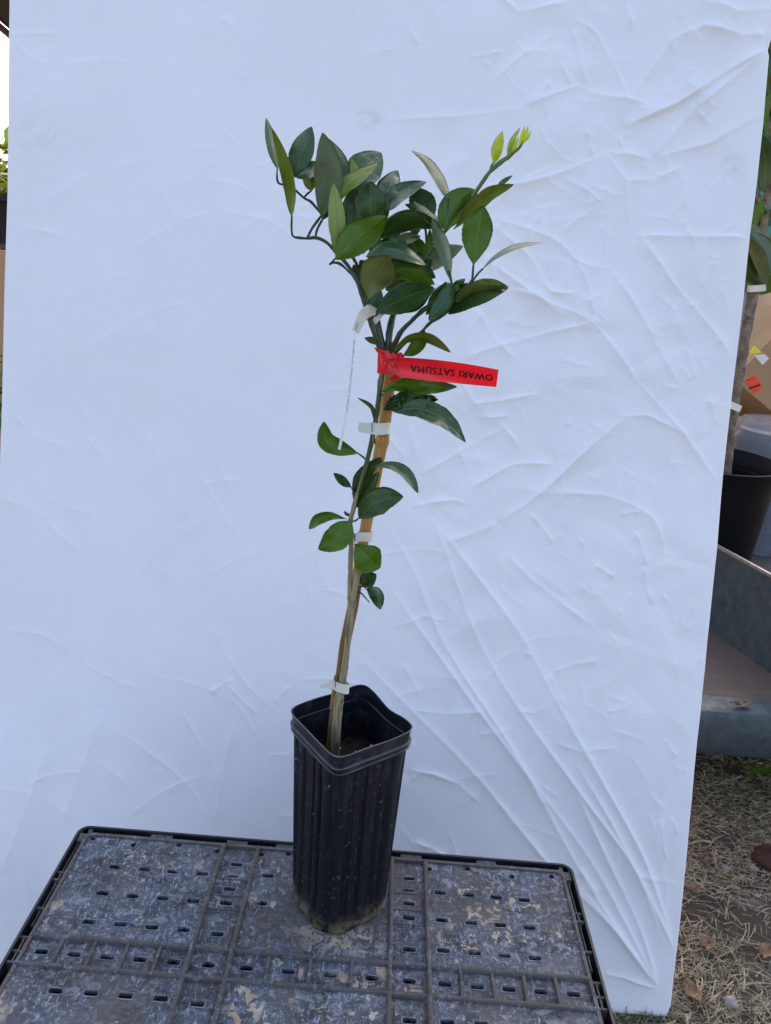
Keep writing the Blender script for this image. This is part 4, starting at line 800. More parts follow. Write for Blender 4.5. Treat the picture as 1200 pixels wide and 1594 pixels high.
mb.add(vs, [(2*k, 2*k+1, 2*k+3, 2*k+2) for k in range(8)]); child(mb.build('printed_bar', m_ink.m), lab)
# ================================================================ RED RIBBON
rib_ = thing('red_ribbon', 'red plastic flagging ribbon knotted round the stem with black lettering upside down', 'ribbon', loc=at(606, 560, YP-.02))
def rsurf(u, v):      # u 0..1 along the tail from the knot, v 0..1 bottom to top (picture)
    x = 604+172*u; yt = 556+ (-2)*math.sin(u*3.1)+19.5*u**1.4; yb = 584+18.5*u**.8
    if u < .14: k = (.14-u)/.14; yt += 2*k; yb -= 6*k
    y = yb+(yt-yb)*v; x += (1-v)*-3*u*1.2
    Y = YP-.024-.014*u+.0022*math.sin(u*7.5)+.0045*math.sin(v*2.6+u*2)*(.4+.6*u)
    return at(x, y, Y)
mb = MB(); nu, nv = 60, 12; vs = [rsurf(i/nu, j/nv) for i in range(nu+1) for j in range(nv+1)]
mb.add(vs, [(i*(nv+1)+j, (i+1)*(nv+1)+j, (i+1)*(nv+1)+j+1, i*(nv+1)+j+1) for i in range(nu) for j in range(nv)]); child(mb.build('ribbon_tail', m_red.m), rib_)
def patch(quad, D4, bulge, name, n=14, mat=None, tw=0):
    (a0, a1, a2, a3) = quad; vs_ = []
    for i in range(n+1):
        for j in range(n+1):
            u, v = i/n, j/n; x = (a0[0]*(1-u)+a1[0]*u)*(1-v)+(a3[0]*(1-u)+a2[0]*u)*v; y = (a0[1]*(1-u)+a1[1]*u)*(1-v)+(a3[1]*(1-u)+a2[1]*u)*v
            d_ = (D4[0]*(1-u)+D4[1]*u)*(1-v)+(D4[3]*(1-u)+D4[2]*u)*v-bulge*math.sin(math.pi*u)*(.6+.4*math.sin(math.pi*v))+tw*math.sin(u*9+v*6)
            vs_.append(at(x, y, YP+d_))
    mb = MB(); mb.add(vs_, [(i*(n+1)+j, (i+1)*(n+1)+j, (i+1)*(n+1)+j+1, i*(n+1)+j+1) for i in range(n) for j in range(n)])
    return child(mb.build(name, (mat or m_red).m), rib_)
patch([(587, 581), (603, 583), (606, 545), (588, 548)], (-.009, -.015, -.015, -.010), .003, 'ribbon_loop', tw=.0008)
patch([(600, 578), (622, 572), (626, 556), (598, 546)], (-.016, -.019, -.018, -.018), .005, 'knot', tw=.001)
patch([(597, 566), (626, 591), (617, 555), (612, 548)], (-.018, -.022, -.021, -.020), .0025, 'fold', tw=.0006)
patch([(615, 562), (631, 555), (624, 548), (612, 553)], (-.014, -.012, -.009, -.012), .002, 'short_end', n=8)
patch([(586, 548), (604, 556), (604, 549), (582, 540)], (-.014, -.019, -.019, -.016), .001, 'thin_end', n=8)
patch([(606, 592), (621, 594), (627, 566), (612, 560)], (.0, -.004, .012, .02), .0, 'behind_loop', n=8)
fc = bpy.data.curves.new('lettering', 'FONT'); fc.body = 'OWARI SATSUMA'; fc.resolution_u = 4; fc.size = 1; fc.space_character = 1.14
to = bpy.data.objects.new('tmp', fc); S.collection.objects.link(to); bpy.context.view_layer.update()
tm = bpy.data.meshes.new_from_object(to.evaluated_get(bpy.context.evaluated_depsgraph_get())); bpy.data.objects.remove(to)
bm = bmesh.new(); bm.from_mesh(tm); bmesh.ops.remove_doubles(bm, verts=bm.verts, dist=1e-4); bmesh.ops.triangulate(bm, faces=bm.faces)
for _ in range(2):
    bmesh.ops.subdivide_edges(bm, edges=[e_ for e_ in bm.edges if e_.calc_length() > .12], cuts=1); bmesh.ops.triangulate(bm, faces=bm.faces)
xs = [v.co.x for v in bm.verts]; x0, x1 = min(xs), max(xs)
base_ = [v.co.copy() for v in bm.verts]; fcs = [[v.index for v in f.verts] for f in bm.faces]; bm.free(); mb = MB()
for k_, (dx, dy) in enumerate(((0, 0), (.035, 0), (-.035, 0), (0, .018), (0, -.018))):      # heavy printed strokes
    vs_ = []
    for c_ in base_:
        u = .955-(c_.x+dx-x0)/(x1-x0)*(.955-.205); vs_.append(rsurf(u, .64-((c_.y+dy)/.72)*.33)+Vector((0, -.0005-.00003*k_, 0)))
    mb.add(vs_, fcs)
lo = mb.build('lettering', m_ink.m, smooth_=False); bpy.data.meshes.remove(tm); child(lo, rib_)
# ================================================================ RIGHT: trailer and what stands on it
DZ = .345
trl = thing('trailer', 'low metal trailer bed with plywood deck and blue grey steel edge beam right of sheet', 'trailer', loc=(1.6, 3, 0))
mb = MB(); mb.box(.35, 3.6, 1.70, 4.8, DZ-.022, DZ-.002); child(mb.build('deck', m_ply.m, smooth_=False), trl)
mb = MB(); prof = [(1.695, DZ-.004), (1.694, DZ+.004), (1.645, DZ+.004), (1.628, DZ-.002), (1.620, DZ-.016), (1.618, .232), (1.624, .220), (1.66, .218), (1.66, .235), (1.64, .24), (1.64, DZ-.03), (1.695, DZ-.03)]
vs = [(x, y, z) for x in (.33, 3.62) for y, z in prof]; n = len(prof)
mb.add(vs, [(k, (k+1) % n, n+(k+1) % n, n+k) for k in range(n)]+[tuple(range(n)), tuple(range(2*n-1, n-1, -1))]); child(mb.build('edge_beam', m_galv.m, auto=35), trl)
def pl(x, y): return Vector((x, y, 0))
d_ = (pl(1.03, 2.12)-pl(1.11, 1.86)).normalized(); q0 = pl(1.11, 1.86)-d_*.20; q1 = pl(1.11, 1.86)+d_*1.05
mb = MB(); mb.bar(q0+Vector((0, 0, DZ+.128)), q1+Vector((0, 0, DZ+.128)), .006, .256); child(mb.build('divider_plate', m_galv.m, smooth_=False), trl)
mb = MB(); mb.bar(q0+Vector((0, 0, DZ+.260)), q1+Vector((0, 0, DZ+.260)), .009, .009); child(mb.build('divider_edge', m_edge.m, smooth_=False), trl)
mb = MB()
for k in range(9):
    p = q0+d_*(.05+k*.14); mb.lathe([(0, .004), (.006, .003), (.008, 0)], (p.x-.0, p.y, 0), 10) if False else None
for x in (.5, 1.6, 2.8): mb.box(x-.03, x+.03, 1.8, 4.7, DZ-.09, DZ-.023)
child(mb.build('joists', m_galv.m, smooth_=False), trl)
def wheel(x, y, nm='wheel'):
    mb = MB(); vs = []; n = 32; pr = [(.05, -.05), (.12, -.05), (.13, -.06), (.16, -.055), (.17, 0), (.16, .055), (.13, .06), (.12, .05), (.05, .05)]
    for r_, h_ in pr:
        for k in range(n): t = 2*math.pi*k/n; vs.append((x+h_, y+r_*math.cos(t), .17+r_*math.sin(t)))
    mb.add(vs, [(i*n+k, i*n+(k+1) % n, (i+1)*n+(k+1) % n, (i+1)*n+k) for i in range(len(pr)-1) for k in range(n)]); child(mb.build(nm, m_dark.m, auto=40), trl)
wheel(.47, 3.0); wheel(3.5, 3.0)
# big black pot with its tree
bp = at(1105, 712, 2.5); bpr = .232
bpot = thing('large_nursery_pot', 'large round black nursery pot standing on the trailer beyond the sheet', 'plant pot', loc=(bp.x, 2.5, DZ))
h = bp.z-DZ
mb = MB(); mb.lathe([(0, .002), (bpr*.80, .002), (bpr*.82, .01), (bpr*.93, h*.78), (bpr*.94, h-.055), (bpr*.965, h-.052), (bpr*.97, h-.030), (bpr*1.0, h-.028), (bpr*1.01, h-.008), (bpr*1.02, h), (bpr*1.0, h+.002), (bpr*.985, h-.004), (bpr*.97, h-.03), (bpr*.95, h-.034), (bpr*.94, h-.06), (bpr*.915, h-.064), (bpr*.90, h-.12)], (0, 0, 0), 72)
mb.build('pot_body', m_farp.m, bpot, auto=45)
mb = MB(); mb.lathe([(0, h-.092), (bpr*.4, h-.088), (bpr*.93, h-.09)], (0, 0, 0), 48); mb.build('soil', m_soil.m, bpot)
mb = MB()
for k in range(9):
    t = random.uniform(0, 6.28); r_ = bpr*.8*random.random()**.5; x, y = r_*math.cos(t), r_*math.sin(t); a_ = random.uniform(0, 6.28); L_ = random.uniform(.02, .05)
    mb.add([(x, y, h-.08), (x+L_*.5*math.cos(a_)-.01*math.sin(a_), y+L_*.5*math.sin(a_)+.01*math.cos(a_), h-.068), (x+L_*math.cos(a_), y+L_*math.sin(a_), h-.074), (x+L_*.5*math.cos(a_)+.01*math.sin(a_), y+L_*.5*math.sin(a_)-.01*math.cos(a_), h-.070)], [(0, 1, 2, 3)]); mb.build('litter_leaf', LM['grey'].m, bpot, smooth_=False); mb = MB()
YT = 2.47
tree = thing('grafted_tree', 'slender grey brown trunk with large drooping leaves rising from the large black pot', 'tree', loc=at(1133, 745, YT))
mb = MB(); P = [at(*p, YT) for p in ((1128, 760), (1134, 700), (1142, 630), (1152, 570), (1160, 520), (1168, 478), (1174, 450), (1182, 400), (1192, 330), (1200, 250), (1206, 150))]
mb.tube(P, [.017, .017, .018, .018, .017, .017, .017, .012, .011, .010, .008], 16, 5, wob=.22); child(mb.build('trunk', m_gbark.m), tree)
for q in (((1182, 400), (1205, 360), (1235, 300)), ((1192, 330), (1175, 290), (1168, 240)), ((1200, 250), (1220, 200), (1240, 120)), ((1204, 180), (1190, 120), (1180, 60))):
    mb = MB(); mb.tube([at(*p, YT+random.uniform(-.05, .05)) for p in q], [.008, .006, .003], 8, 4); child(mb.build('branch', m_stem.m), tree)
def bigleaf(mid, wpx, D, kind, **k): 
    global YP; s0 = YP; YP = YT; o = leaf(mid, wpx, D, kind=kind, parent=tree, **k); YP = s0; return o
bigleaf([(1163, 372), (1180, 395), (1188, 420), (1195, 447)], 26, -.10, 'grey', back='dark', roll=.02, sk=.8)
bigleaf([(1168, 362), (1185, 385), (1192, 410), (1192, 432)], 36, -.06, 'dark', roll=-.02, fold=.01)
bigleaf([(1160, 370), (1160, 405), (1172, 428), (1192, 446)], 40, -.03, 'dark', back='dark', fold=.01)
bigleaf([(1186, 312), (1180, 330), (1176, 345), (1178, 352)], 18, -.08, 'green', sk=.9)
bigleaf([(1178, 205), (1188, 235), (1192, 262), (1188, 300)], 34, -.06, 'teal', roll=.03)
bigleaf([(1180, 205), (1195, 230), (1210, 260), (1222, 300)], 40, -.02, 'teal', roll=-.03)
bigleaf([(1198, 190), (1196, 160), (1186, 120), (1190, 70)], 26, .0, 'dark')
bigleaf([(1196, 215), (1192, 190), (1194, 160), (1200, 140)], 12, -.04, 'green')
bigleaf([(1184, 215), (1180, 200), (1181, 188), (1186, 178)], 8, -.05, 'green')
bigleaf([(1160, 345), (1175, 338), (1195, 340), (1215, 350)], 30, .02, 'teal')
bigleaf([(1156, 440), (1168, 425), (1180, 440), (1186, 460)], 22, .0, 'grey')
for k in range(42):
    x, y = random.uniform(1165, 1300), random.uniform(-60, 440); a_ = random.uniform(.4, 2.6); L_ = random.uniform(60, 95)
    if x < 1195 and 205 < y < 330: continue
    bigleaf([(x, y), (x+L_*.5*math.cos(a_), y+L_*.45*math.sin(a_)), (x+L_*math.cos(a_+.2), y+L_*math.sin(a_+.2))], random.uniform(22, 36), random.uniform(.05, .22), random.choice(('dark', 'teal', 'grey', 'green')), roll=random.uniform(-.03, .03), ns=10, nw=4)
mb = MB(); P = [at(*p, YT-.03) for p in ((1123, 745), (1134, 640), (1147, 540), (1160, 455))]; mb.tube(P, .005, 10, 3)
tag(mb.build('thin_stake', m_edge.m), 'thin pale stake standing against the grey brown trunk', 'stake')
def wrap_tape(nm, c0, c1, D, label, hp):
    mb = MB(); a_, b_ = at(*c0, YT+D), at(*c1, YT+D); mb.bar(a_, b_, .0025, hp, upv=(0, .2, 1)); a2 = (a_+b_)/2
    mb.bar(at(c0[0]-2, c0[1]-1, YT+D), at(c0[0]+2, c0[1]+1, YT+.03), .0025, hp, upv=(0, 0, 1)); return tag(mb.build(nm, m_tape.m, smooth_=False), label, 'plant tie')
wrap_tape('tree_tape', (1130, 627), (1153, 637), -.04, 'pale tape tied across the grey brown trunk low down', .022)
wrap_tape('trunk_wrap', (1166, 450), (1192, 448), -.035, 'white wrap around top of the grey brown trunk under its leaves', .020)
# wrapped container
wc = at(1215, 660, 2.95)
cont = thing('wrapped_container', 'dark blue plastic tubs bundled in clear crinkled wrap on the trailer', 'container', loc=(wc.x, 2.95, DZ))
hh = wc.z-DZ; mb = MB(); mb.lathe([(0, 0), (.12, 0), (.135, hh*.8), (.142, hh*.82), (.142, hh-.03), (.135, hh-.025), (0, hh-.025)], (0, 0, 0), 40); mb.build('tub', m_bluep.m, cont, auto=40)
mb = MB(); mb.lathe([(.165, .01), (.170, hh*.5), (.172, hh*.85), (.165, hh-.01), (.14, hh+.012), (.05, hh+.02), (0, hh+.015)], (0, 0, 0), 60)
mb.v = [(x*(1+.05*noise.noise(Vector((x*20, y*20, z*6)))), y*(1+.05*noise.noise(Vector((x*20, y*20, z*6)))), z+.006*noise.noise(Vector((x*40, y*40, 2)))) for x, y, z in mb.v]; mb.build('plastic_wrap', m_wrap.m, cont)
# cardboard boxes
def carton(px, py, Y, w_, d2, h_, rz, tiltx, label, z0=None):
    c = at(px, py, Y); o = thing('cardboard_box', label, 'box', 'cardboard boxes piled on the trailer', loc=(c.x, Y, c.z if z0 is None else z0)); o.rotation_euler = (tiltx[0], tiltx[1], rz)
    mb = MB(); mb.box(-w_/2, w_/2, 0, d2, 0, h_); mb.build('box_body', m_card.m, o, smooth_=False); return o
b1 = carton(1225, 660, 3.25, .62, .45, .42, math.radians(-8), (math.radians(-6), math.radians(33)), 'tilted brown cardboard box bearing an orange fragile sticker')
b2 = carton(1175, 700, 3.15, .7, .10, .42, math.radians(10), (0, 0), 'plain brown cardboard box under the tilted one behind the black pot', z0=DZ)
b3 = carton(1235, 620, 3.75, .6, .5, .46, math.radians(15), (0, math.radians(-28)), 'dark opened cardboard box leaning behind the tilted one', z0=.85)
b4 = carton(1160, 640, 3.75, .7, .5, .62, 0, (0, 0), 'large brown cardboard box at the back of the trailer', z0=DZ)
def on_face(quad, Yd, mat, name, parent, n=(0, -1, 0), th=.0015):
    P = [at(*q_, Yd) for q_ in quad]; mb = MB(); vs_ = [p for p in P]+[p+Vector((0, th, 0)) for p in P]
    mb.add(vs_, [(0, 1, 2, 3), (7, 6, 5, 4), (0, 4, 5, 1), (1, 5, 6, 2), (2, 6, 7, 3), (3, 7, 4, 0)]); o = mb.build(name, mat.m, smooth_=False)
    bpy.context.view_layer.update(); o.parent = parent; o.matrix_parent_inverse = parent.matrix_world.inverted(); return o
ys = 3.135
st = on_face([(1158, 592), (1175, 583), (1187, 604), (1172, 614)], ys, m_orange, 'fragile_sticker', b1)
on_face([(1167, 546), (1174, 538), (1187, 549), (1168, 551)], ys, m_yel, 'yellow_sticker', b1)
on_face([(1174, 553), (1190, 551), (1197, 558), (1187, 568)], ys, m_paper, 'paper_label', b1)
def sticker_text(body, c, ang, size, Y):
    fc = bpy.data.curves.new('t', 'FONT'); fc.body = body; fc.size = size; fc.align_x = 'CENTER'; fc.align_y = 'CENTER'; fc.offset = .0006; fc.resolution_u = 2
    to = bpy.data.objects.new('tmp', fc); S.collection.objects.link(to); bpy.context.view_layer.update()
    tm = bpy.data.meshes.new_from_object(to.evaluated_get(bpy.context.evaluated_depsgraph_get())); bpy.data.objects.remove(to)
    p = at(*c, Y); tm.transform(Matrix.Translation(p) @ Matrix.Rotation(math.radians(90), 4, 'X') @ Matrix.Rotation(math.radians(ang), 4, 'Z')); tm.materials.append(m_ink.m)
    o = bpy.data.objects.new('sticker_text', tm); S.collection.objects.link(o); bpy.context.view_layer.update(); o.parent = b1; o.matrix_parent_inverse = b1.matrix_world.inverted()
sticker_text('FRAGILE', (1174.5, 602), 25, .0125, ys-.002)
sticker_text('- - -', (1167, 590), 25, .02, ys-.002)
# teal board and folding chair-like frame
mb = MB(); p = at(1160, 520, 4.0); mb.box(p.x-.35, p.x+.25, 4.0, 4.03, DZ, at(1160, 497, 4.0).z); tag(mb.build('teal_board', m_teal.m, smooth_=False), 'chipped teal painted board standing behind the cardboard boxes', 'board')
mb = MB(); p = at(1180, 300, 4.3); mb.box(p.x-.2, p.x+.12, 4.3, 4.33, DZ, at(1180, 250, 4.3).z); tag(mb.build('teal_door', m_teal.m, smooth_=False), 'tall teal panel glimpsed between the big leaves', 'panel')
fr = thing('window_frame', 'white corrugated sheet in dark frame above the teal board', 'screen', loc=at(1180, 495, 4.15))
mb = MB(); z1 = at(1180, 497, 4.12).z; z2 = at(1180, 455, 4.12).z; xa, xb = at(1150, 480, 4.12).x, at(1215, 480, 4.12).x
for k in range(26): x = xa+(xb-xa)*k/26; mb.box(x, x+(xb-xa)/27, 4.12+(.006 if k % 2 else 0), 4.14, z1, z2)
child(mb.build('corrugated_sheet', m_paper.m, smooth_=False), fr)
mb = MB(); mb.box(xa-.3, xb, 4.09, 4.118, z1-.02, z1); mb.bar(at(1196, 465, 4.1), at(1184, 495, 4.1), .016, .02); mb.bar(at(1187, 460, 4.1), at(1204, 478, 4.1), .012, .02); mb.bar(at(1158, 455, 4.1), at(1157, 497, 4.1), .03, .02); child(mb.build('dark_frame', m_fr.m, smooth_=False), fr)
mb = MB(); mb.box(xa-.33, xb+.02, 4.145, 4.25, DZ, z1-.02); child(mb.build('cabinet', m_dark.m, smooth_=False), fr)
# roof and posts
ra = onz  # roof edge running away from the camera
def ab(px, py, z): v = ray(px, py); t = (z-CH)/v[2]; return Vector((v[0]*t, v[1]*t, z))
e0 = ab(0, 42, 3.0); e1_ = ab(19, 58, 3.0); ed = (e1_-e0).normalized(); print('roof edge', e0, e1_)
roof = thing('shed_roof', 'dark brown timber roof edge at the upper left corner behind the sheet', 'roof', loc=(e0.x, e0.y, 3.0))
s0 = e0-ed*1.7; s1 = e0+ed*5.0; sx = Vector((5.5, 0, 0))  # near end carried forward, unseen, so that its shadow covers the ground
mb = MB(); mb.bar(s0, s1, .03, .05); child(mb.build('fascia', m_fascia.m, smooth_=False), roof)
mb = MB(); vs = [s0+Vector((.02, 0, .03)), s1+Vector((.02, 0, .03)), s1+sx+Vector((0, 0, .5)), s0+sx+Vector((0, 0, .5))]; vs = vs+[v+Vector((0, 0, .04)) for v in vs]
mb.add(vs, [(3, 2, 1, 0), (4, 5, 6, 7), (0, 1, 5, 4), (1, 2, 6, 5), (2, 3, 7, 6), (3, 0, 4, 7)]); child(mb.build('roof_deck', m_roof.m, smooth_=False), roof)
mb = MB()
for t in (1.9, 3.1, 4.3, 5.5): q_ = s0+ed*t; mb.bar(q_+Vector((.03, 0, -.02)), q_+Vector((5.4, 0, .42)), .05, .09)
child(mb.build('rafters', m_post.m, smooth_=False), roof)
for q_ in ((s1.x+.3, s1.y-.5), (s1.x+5, s1.y-.5)): mb = MB(); mb.box(q_[0]-.05, q_[0]+.05, q_[1]-.05, q_[1]+.05, 0, 3.0 if q_[0] < s1.x+1 else 3.4); child(mb.build('post', m_post.m, smooth_=False), roof)
pq = at(1200, 80, 3.0); mb = MB(); mb.box(pq.x-.02, pq.x+.07, 3.0, 3.09, DZ, 3.1); tag(mb.build('timber_post', m_post.m, smooth_=False), 'dark brown timber post behind the right edge of the sheet', 'post')
# ================================================================ LEFT: behind the sheet
c0 = at(0, 390, 3.0); zt = c0.z
lb = thing('cardboard_box', 'tall tan cardboard box seen at the left edge behind the sheet', 'box', loc=(-1.9, 3.0, 0))
mb = MB(); mb.box(-.55, .45, 0, .5, .43, zt); mb.build('box_body', m_card.m, lb, smooth_=False)
mb = MB(); mb.box(-.02, .02, -.003, .0, .44, zt-.002); mb.build('packing_tape', m_tape.m, lb, smooth_=False)
cr = thing('black_crate', 'black open crate under the tan box at the left edge', 'crate', loc=(-1.9, 2.95, 0))
mb = MB(); mb.box(-.6, .5, 0, .6, .01, .40); mb.build('crate_body', m_dark.m, cr, smooth_=False)
mb = MB(); mb.box(-.61, .51, -.01, .61, .40, .425); mb.box(-.61, .51, -.012, 0, .2, .215); mb.build('crate_rim', m_edge.m, cr, smooth_=False)
def smallpot(x, y, z, r, h_, label, nm='black_pot'):
    o = thing(nm, label, 'plant pot', loc=(x, y, z)); mb = MB(); mb.lathe([(0, 0), (r*.8, 0), (r*.95, h_-.03), (r*1.04, h_-.028), (r*1.05, h_), (r*.98, h_), (r*.94, h_-.04), (0, h_-.04)], (0, 0, 0), 40); mb.build('pot_body', m_potp.m, o, auto=40); return o
z2 = at(0, 303, 3.2).z
smallpot(-1.72, 3.22, zt+.001, .17, z2-zt, 'round black pot standing on the tan box at the left edge')
def shrub(nm, label, x, y, z, n, R_, L_, mats, cat='plant', h_=.4):
    o = thing(nm, label, cat, loc=(x, y, z)); mb = MB(); mb.tube([(0, 0, 0), (.01, 0, h_*.5), (0, .01, h_)], [.008, .006, .003], 8, 3); mb.build('stem', m_stem.m, o)
    mb = MB()
    for k in range(n):
        d = Vector((random.gauss(0, 1), random.gauss(0, 1), random.gauss(0, 1))).normalized(); c_ = Vector((0, 0, h_*.8))+Vector((d.x*R_, d.y*R_, d.z*R_*.9))*random.random()**.4
        u_ = Vector((random.gauss(0, 1), random.gauss(0, 1), random.gauss(0, .6))).normalized(); v_ = u_.cross(Vector((random.random(), random.random(), 1))).normalized(); l_ = L_*random.uniform(.6, 1.2)
        mb.add([c_, c_+u_*l_*.5+v_*l_*.2, c_+u_*l_, c_+u_*l_*.5-v_*l_*.2], [(0, 1, 2, 3)], random.randrange(len(mats)))
    mb.build('foliage', [m.m for m in mats], o, smooth_=False); return o
shrub('potted_shrub', 'yellow green leafy shrub top at the left edge above the black pot', -1.72, 3.22, z2-.03, 260, .16, .07, [m_hedge2, LM['olive'], m_hedge], h_=.18)
shrub('leafy_plant', 'small green leafy plant in front of the tan box at the left edge', -1.50, 2.75, 0, 130, .17, .08, [LM['green'], LM['dark'], LM['teal']], h_=1.0)
def bigtree(x, y, H_, R_, n, label, mats, seed):
    random.seed(seed); o = thing('background_tree', label, 'tree', 'trees beyond the sheet', loc=(x, y, 0)); mb = MB(); mb.tube([(0, 0, -.1), (.1, 0, H_*.3), (0, .1, H_*.6), (.1, 0, H_*.85)], [R_*.09, R_*.07, R_*.05, .02], 10, 4)
    mb.build('trunk', m_bark.m, o); mb = MB(); cl = []
    for k in range(26):
        d = Vector((random.gauss(0, 1), random.gauss(0, 1), random.gauss(0, .8))).normalized(); cl.append((Vector((0, 0, H_*.62))+Vector((d.x*R_, d.y*R_, d.z*H_*.32))*random.uniform(.4, 1), R_*random.uniform(.2, .42)))
    for k in range(n):
        c_, r_ = random.choice(cl); d = Vector((random.gauss(0, 1), random.gauss(0, 1), random.gauss(0, 1))).normalized(); p = c_+d*r_*random.uniform(.5, 1)
        u_ = Vector((random.gauss(0, 1), random.gauss(0, 1), random.gauss(0, 1))).normalized(); v_ = u_.cross(d).normalized(); l_ = .16*random.uniform(.6, 1.3)
        mb.add([p, p+u_*l_*.5+v_*l_*.3, p+u_*l_, p+u_*l_*.5-v_*l_*.3], [(0, 1, 2, 3)], random.randrange(len(mats)))
    mb.build('crown', [m.m for m in mats], o, smooth_=False)
tx = at(0, 280, 14)
bigtree(tx.x-.6, 14, tx.z+1.2, 2.0, 9000, 'sunlit yellow green tree far behind at the left edge', [m_hedge, m_hedge2], 3)
bigtree(6.5, 13, 4.5, 2.2, 6000, 'dark green tree standing far behind at the right', [m_hedge, LM['dark']], 5)
bigtree(1.5, 16, 5.0, 2.6, 6000, 'broad green tree far behind the middle of the sheet', [m_hedge], 6)
# ================================================================ STRAW, LEAVES, STONES
random.seed(11)
def blades(n, x0, x1, y0, y1, L0, L1, wd, mb, flat=.35, mask=None):
    for k in range(n):
        x, y = random.uniform(x0, x1), random.uniform(y0, y1)
        if mask and not mask(x, y): continue
        a_ = random.gauss(.3, .9) if random.random() < .6 else random.uniform(0, 6.28); L_ = random.uniform(L0, L1); z = random.random()**2*.012
        el = random.gauss(0, flat*.4); b = random.uniform(-.5, .5); w_ = wd*random.uniform(.6, 1.3); p = Vector((x, y, .001+z)); pts = []
        for i in range(4):
            pts.append(p.copy()); aa = a_+b*i/3; p = p+Vector((math.cos(aa)*math.cos(el), math.sin(aa)*math.cos(el), abs(math.sin(el))*(1 if i < 2 else -.6)))*L_/3
        nrm = Vector((-math.sin(a_), math.cos(a_), 0))*w_/2; vs_ = []
        for q_ in pts: vs_ += [q_-nrm, q_+Vector((0, 0, w_*.45)), q_+nrm]
        mb.add(vs_, [(i*3+j, i*3+j+1, i*3+j+4, i*3+j+3) for i in range(3) for j in range(2)])
def strawmask(x, y): return noise.noise(Vector((x*5, y*5, 2)))+.30*noise.noise(Vector((x*14, y*14, 7))) > -.12 or random.random() < .22
mb = MB(); blades(24000, .5, 1.7, .85, 2.1, .012, .045, .0014, mb, mask=strawmask); blades(1500, .6, 1.5, .95, 1.9, .03, .065, .0016, mb, mask=strawmask); blades(5000, -1.6, 2.6, .2, 3.2, .03, .08, .003, mb, mask=strawmask)
o = mb.build('dry_grass', m_straw.m, smooth_=False); tag(o, 'loose dry straw and cut grass covering the ground', 'dry grass'); o['kind'] = 'stuff'
mb = MB()
for cx_, cy_, n, s_ in ((.56, 1.02, 70, .05), (.66, 1.02, 70, .07), (.75, 1.0, 40, .06), (1.05, 1.72, 160, .12), (1.16, 1.78, 50, .1), (.9, 1.75, 120, .12), (1.2, 1.65, 60, .1), (.45, 1.0, 60, .06)):
    for k in range(n):
        x, y = random.gauss(cx_, s_), random.gauss(cy_, s_*.5); a_ = random.uniform(0, 6.28); L_ = random.uniform(.02, .055); p = Vector((x, y, 0)); pts = []; el = random.uniform(.3, 1.2)
        for i in range(4): pts.append(p.copy()); e2 = el-i*.35; p = p+Vector((math.cos(a_)*math.cos(e2), math.sin(a_)*math.cos(e2), math.sin(e2)))*L_/3
        nm = Vector((-math.sin(a_), math.cos(a_), 0)); mb.add([q_+nm*s2*(.0018*(1-i/3.2)) for i, q_ in enumerate(pts) for s2 in (-1, 1)], [(2*i, 2*i+1, 2*i+3, 2*i+2) for i in range(3)])
o = mb.build('green_grass', m_grass.m, smooth_=False); tag(o, 'short green grass blades growing through the straw', 'grass'); o['kind'] = 'stuff'
def deadleaf(px, py, z, L_, W_, ang, label, col=None):
    c_ = onz(px, py, z) if z < .3 else onz(px, py, z); o = thing('fallen_leaf', label, 'leaf', 'fallen leaves', loc=c_+Vector((0, 0, .004))); mb = MB(); vs_ = []; n, m = 10, 6; sd_ = random.random()*9
    for i in range(n+1):
        for j in range(m+1):
            t, s_ = i/n, -1+2*j/m; ww = W_/2*math.sin(math.pi*min(.98, max(.03, t)))**.7; x = (t-.5)*L_; y = s_*ww; zz = .25*W_*s_*s_+.006*noise.noise(Vector((t*5, s_*3, sd_)))+.004+.012*(t-.5)**2
            ca, sa = math.cos(ang), math.sin(ang); vs_.append((x*ca-y*sa, x*sa+y*ca, zz))
    mb.add(vs_, [(i*(m+1)+j, (i+1)*(m+1)+j, (i+1)*(m+1)+j+1, i*(m+1)+j+1) for i in range(n) for j in range(m)]); b = mb.build('leaf_blade', m_fleaf.m, o)
    mb = MB(); mb.tube([(-L_*.5*math.cos(ang), -L_*.5*math.sin(ang), .004), (-L_*.66*math.cos(ang), -L_*.66*math.sin(ang), .006)], .0007, 6, 1); mb.build('leaf_stalk', m_fleaf.m, o)
deadleaf(1153, 1100, DZ+.004, .062, .016, .1, 'curled rusty brown leaf lying on the steel edge beam')
deadleaf(1078, 1390, .008, .05, .02, -.1, 'long tan leaf lying close to the right edge of the sheet')
deadleaf(1097, 1475, .008, .038, .022, 1.3, 'orange brown leaf in the straw near the lower sheet corner')
deadleaf(1190, 1487, .008, .045, .03, 1.0, 'crumpled tan leaf in the straw at the lower right edge of the photo')
deadleaf(1098, 1347, .008, .035, .02, .2, 'small pinkish brown leaf below the green weed')
deadleaf(1075, 1550, .008, .05, .03, 1.8, 'dark brown leaf beside the bottom corner of the sheet')
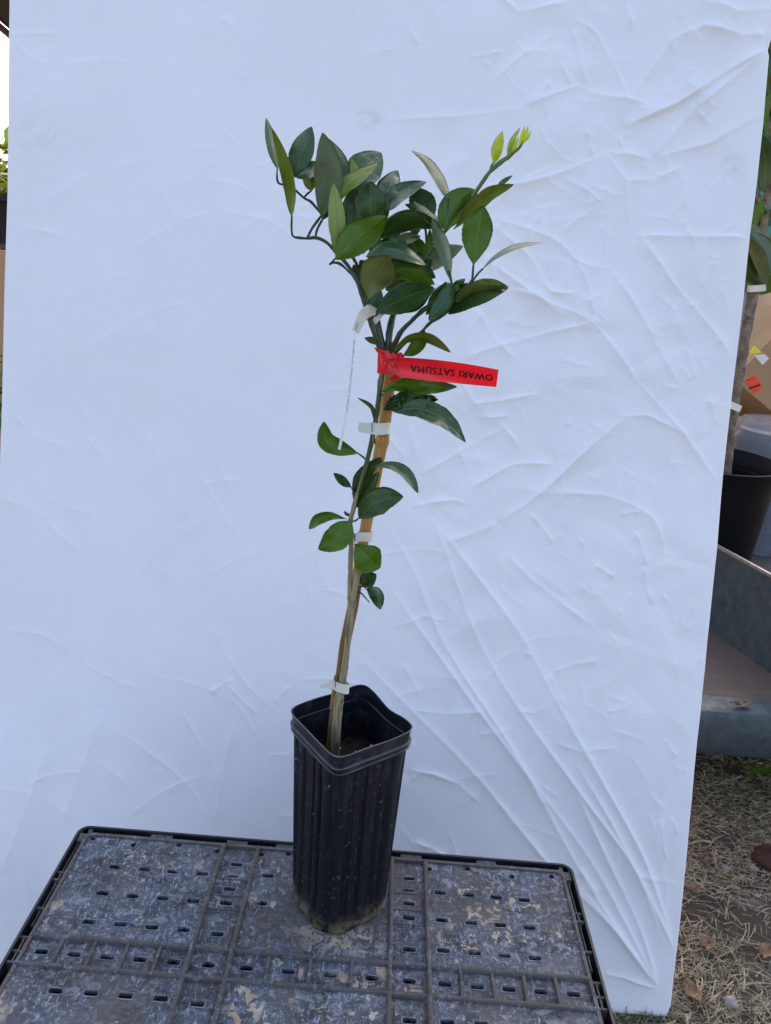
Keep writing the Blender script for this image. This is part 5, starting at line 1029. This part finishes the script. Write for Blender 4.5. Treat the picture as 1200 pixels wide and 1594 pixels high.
def stone(px, py, r_, label, mat=m_stone, flat=.6, nm='stone', cat='stone', grp='pale stones in the straw'):
    c_ = onz(px, py, 0); bm = bmesh.new(); bmesh.ops.create_icosphere(bm, subdivisions=3, radius=1); sd_ = random.random()*90; mb = MB()
    mb.add([Vector((v.co.x, v.co.y*.8, v.co.z*flat))*r_*(1+.45*noise.noise(v.co*1.3+Vector((sd_, 0, 0)))+.15*noise.noise(v.co*4+Vector((0, sd_, 0)))) for v in bm.verts], [[v.index for v in f.verts] for f in bm.faces]); bm.free()
    o = mb.build(nm, mat.m, loc=(c_.x, c_.y, r_*flat*.35)); tag(o, label, cat, grp)
for a_ in ((1184, 1295, .011, 'grey white stone above the dark red lump'), (1195, 1312, .011, 'flat white stone touching the right edge above the red lump'), (1106, 1341, .009, 'small grey stone beside the pinkish leaf'), (1130, 1353, .012, 'white crumbly stone in the middle of the straw'), (1171, 1352, .015, 'largest white stone left of the dark red lump'), (1165, 1340, .009, 'tiny white stone just above the largest white one'), (1136, 1562, .016, 'pale flat stone near the bottom of the straw')): stone(*a_)
stone(1210, 1345, .058, 'dark reddish brown lump half buried at the right edge', m_brick, .45, 'rubble_lump', 'rubble', None)
wd = thing('weed', 'small bright green broad leaved weed in shade under the trailer beam', 'plant', loc=onz(1182, 1226, 0)); mb = MB(); mb.tube([(0, 0, 0), (.004, 0, .02), (.01, 0, .045)], [.0015, .0012, .001], 6, 2); mb.build('stem', m_stem.m, wd)
for k, a_ in enumerate((3.5, 2.4, .4, 5.2, 1.4)):
    mb = MB(); vs_ = []
    for i in range(8):
        t = i/7; ww = .010*math.sin(math.pi*min(.97, t+.02))**.8; L_ = .06; x = t*L_; zz = .04+.02*math.sin(t*2.6)-.01*t
        for s_ in (-1, 0, 1): vs_.append((x*math.cos(a_)-ww*s_*math.sin(a_), x*math.sin(a_)+ww*s_*math.cos(a_), zz+.003*abs(s_)))
    mb.add(vs_, [(i*3+j, (i+1)*3+j, (i+1)*3+j+1, i*3+j+1) for i in range(7) for j in range(2)]); mb.build('leaf', LM['green'].m, wd)
print('objects', len(bpy.data.objects))
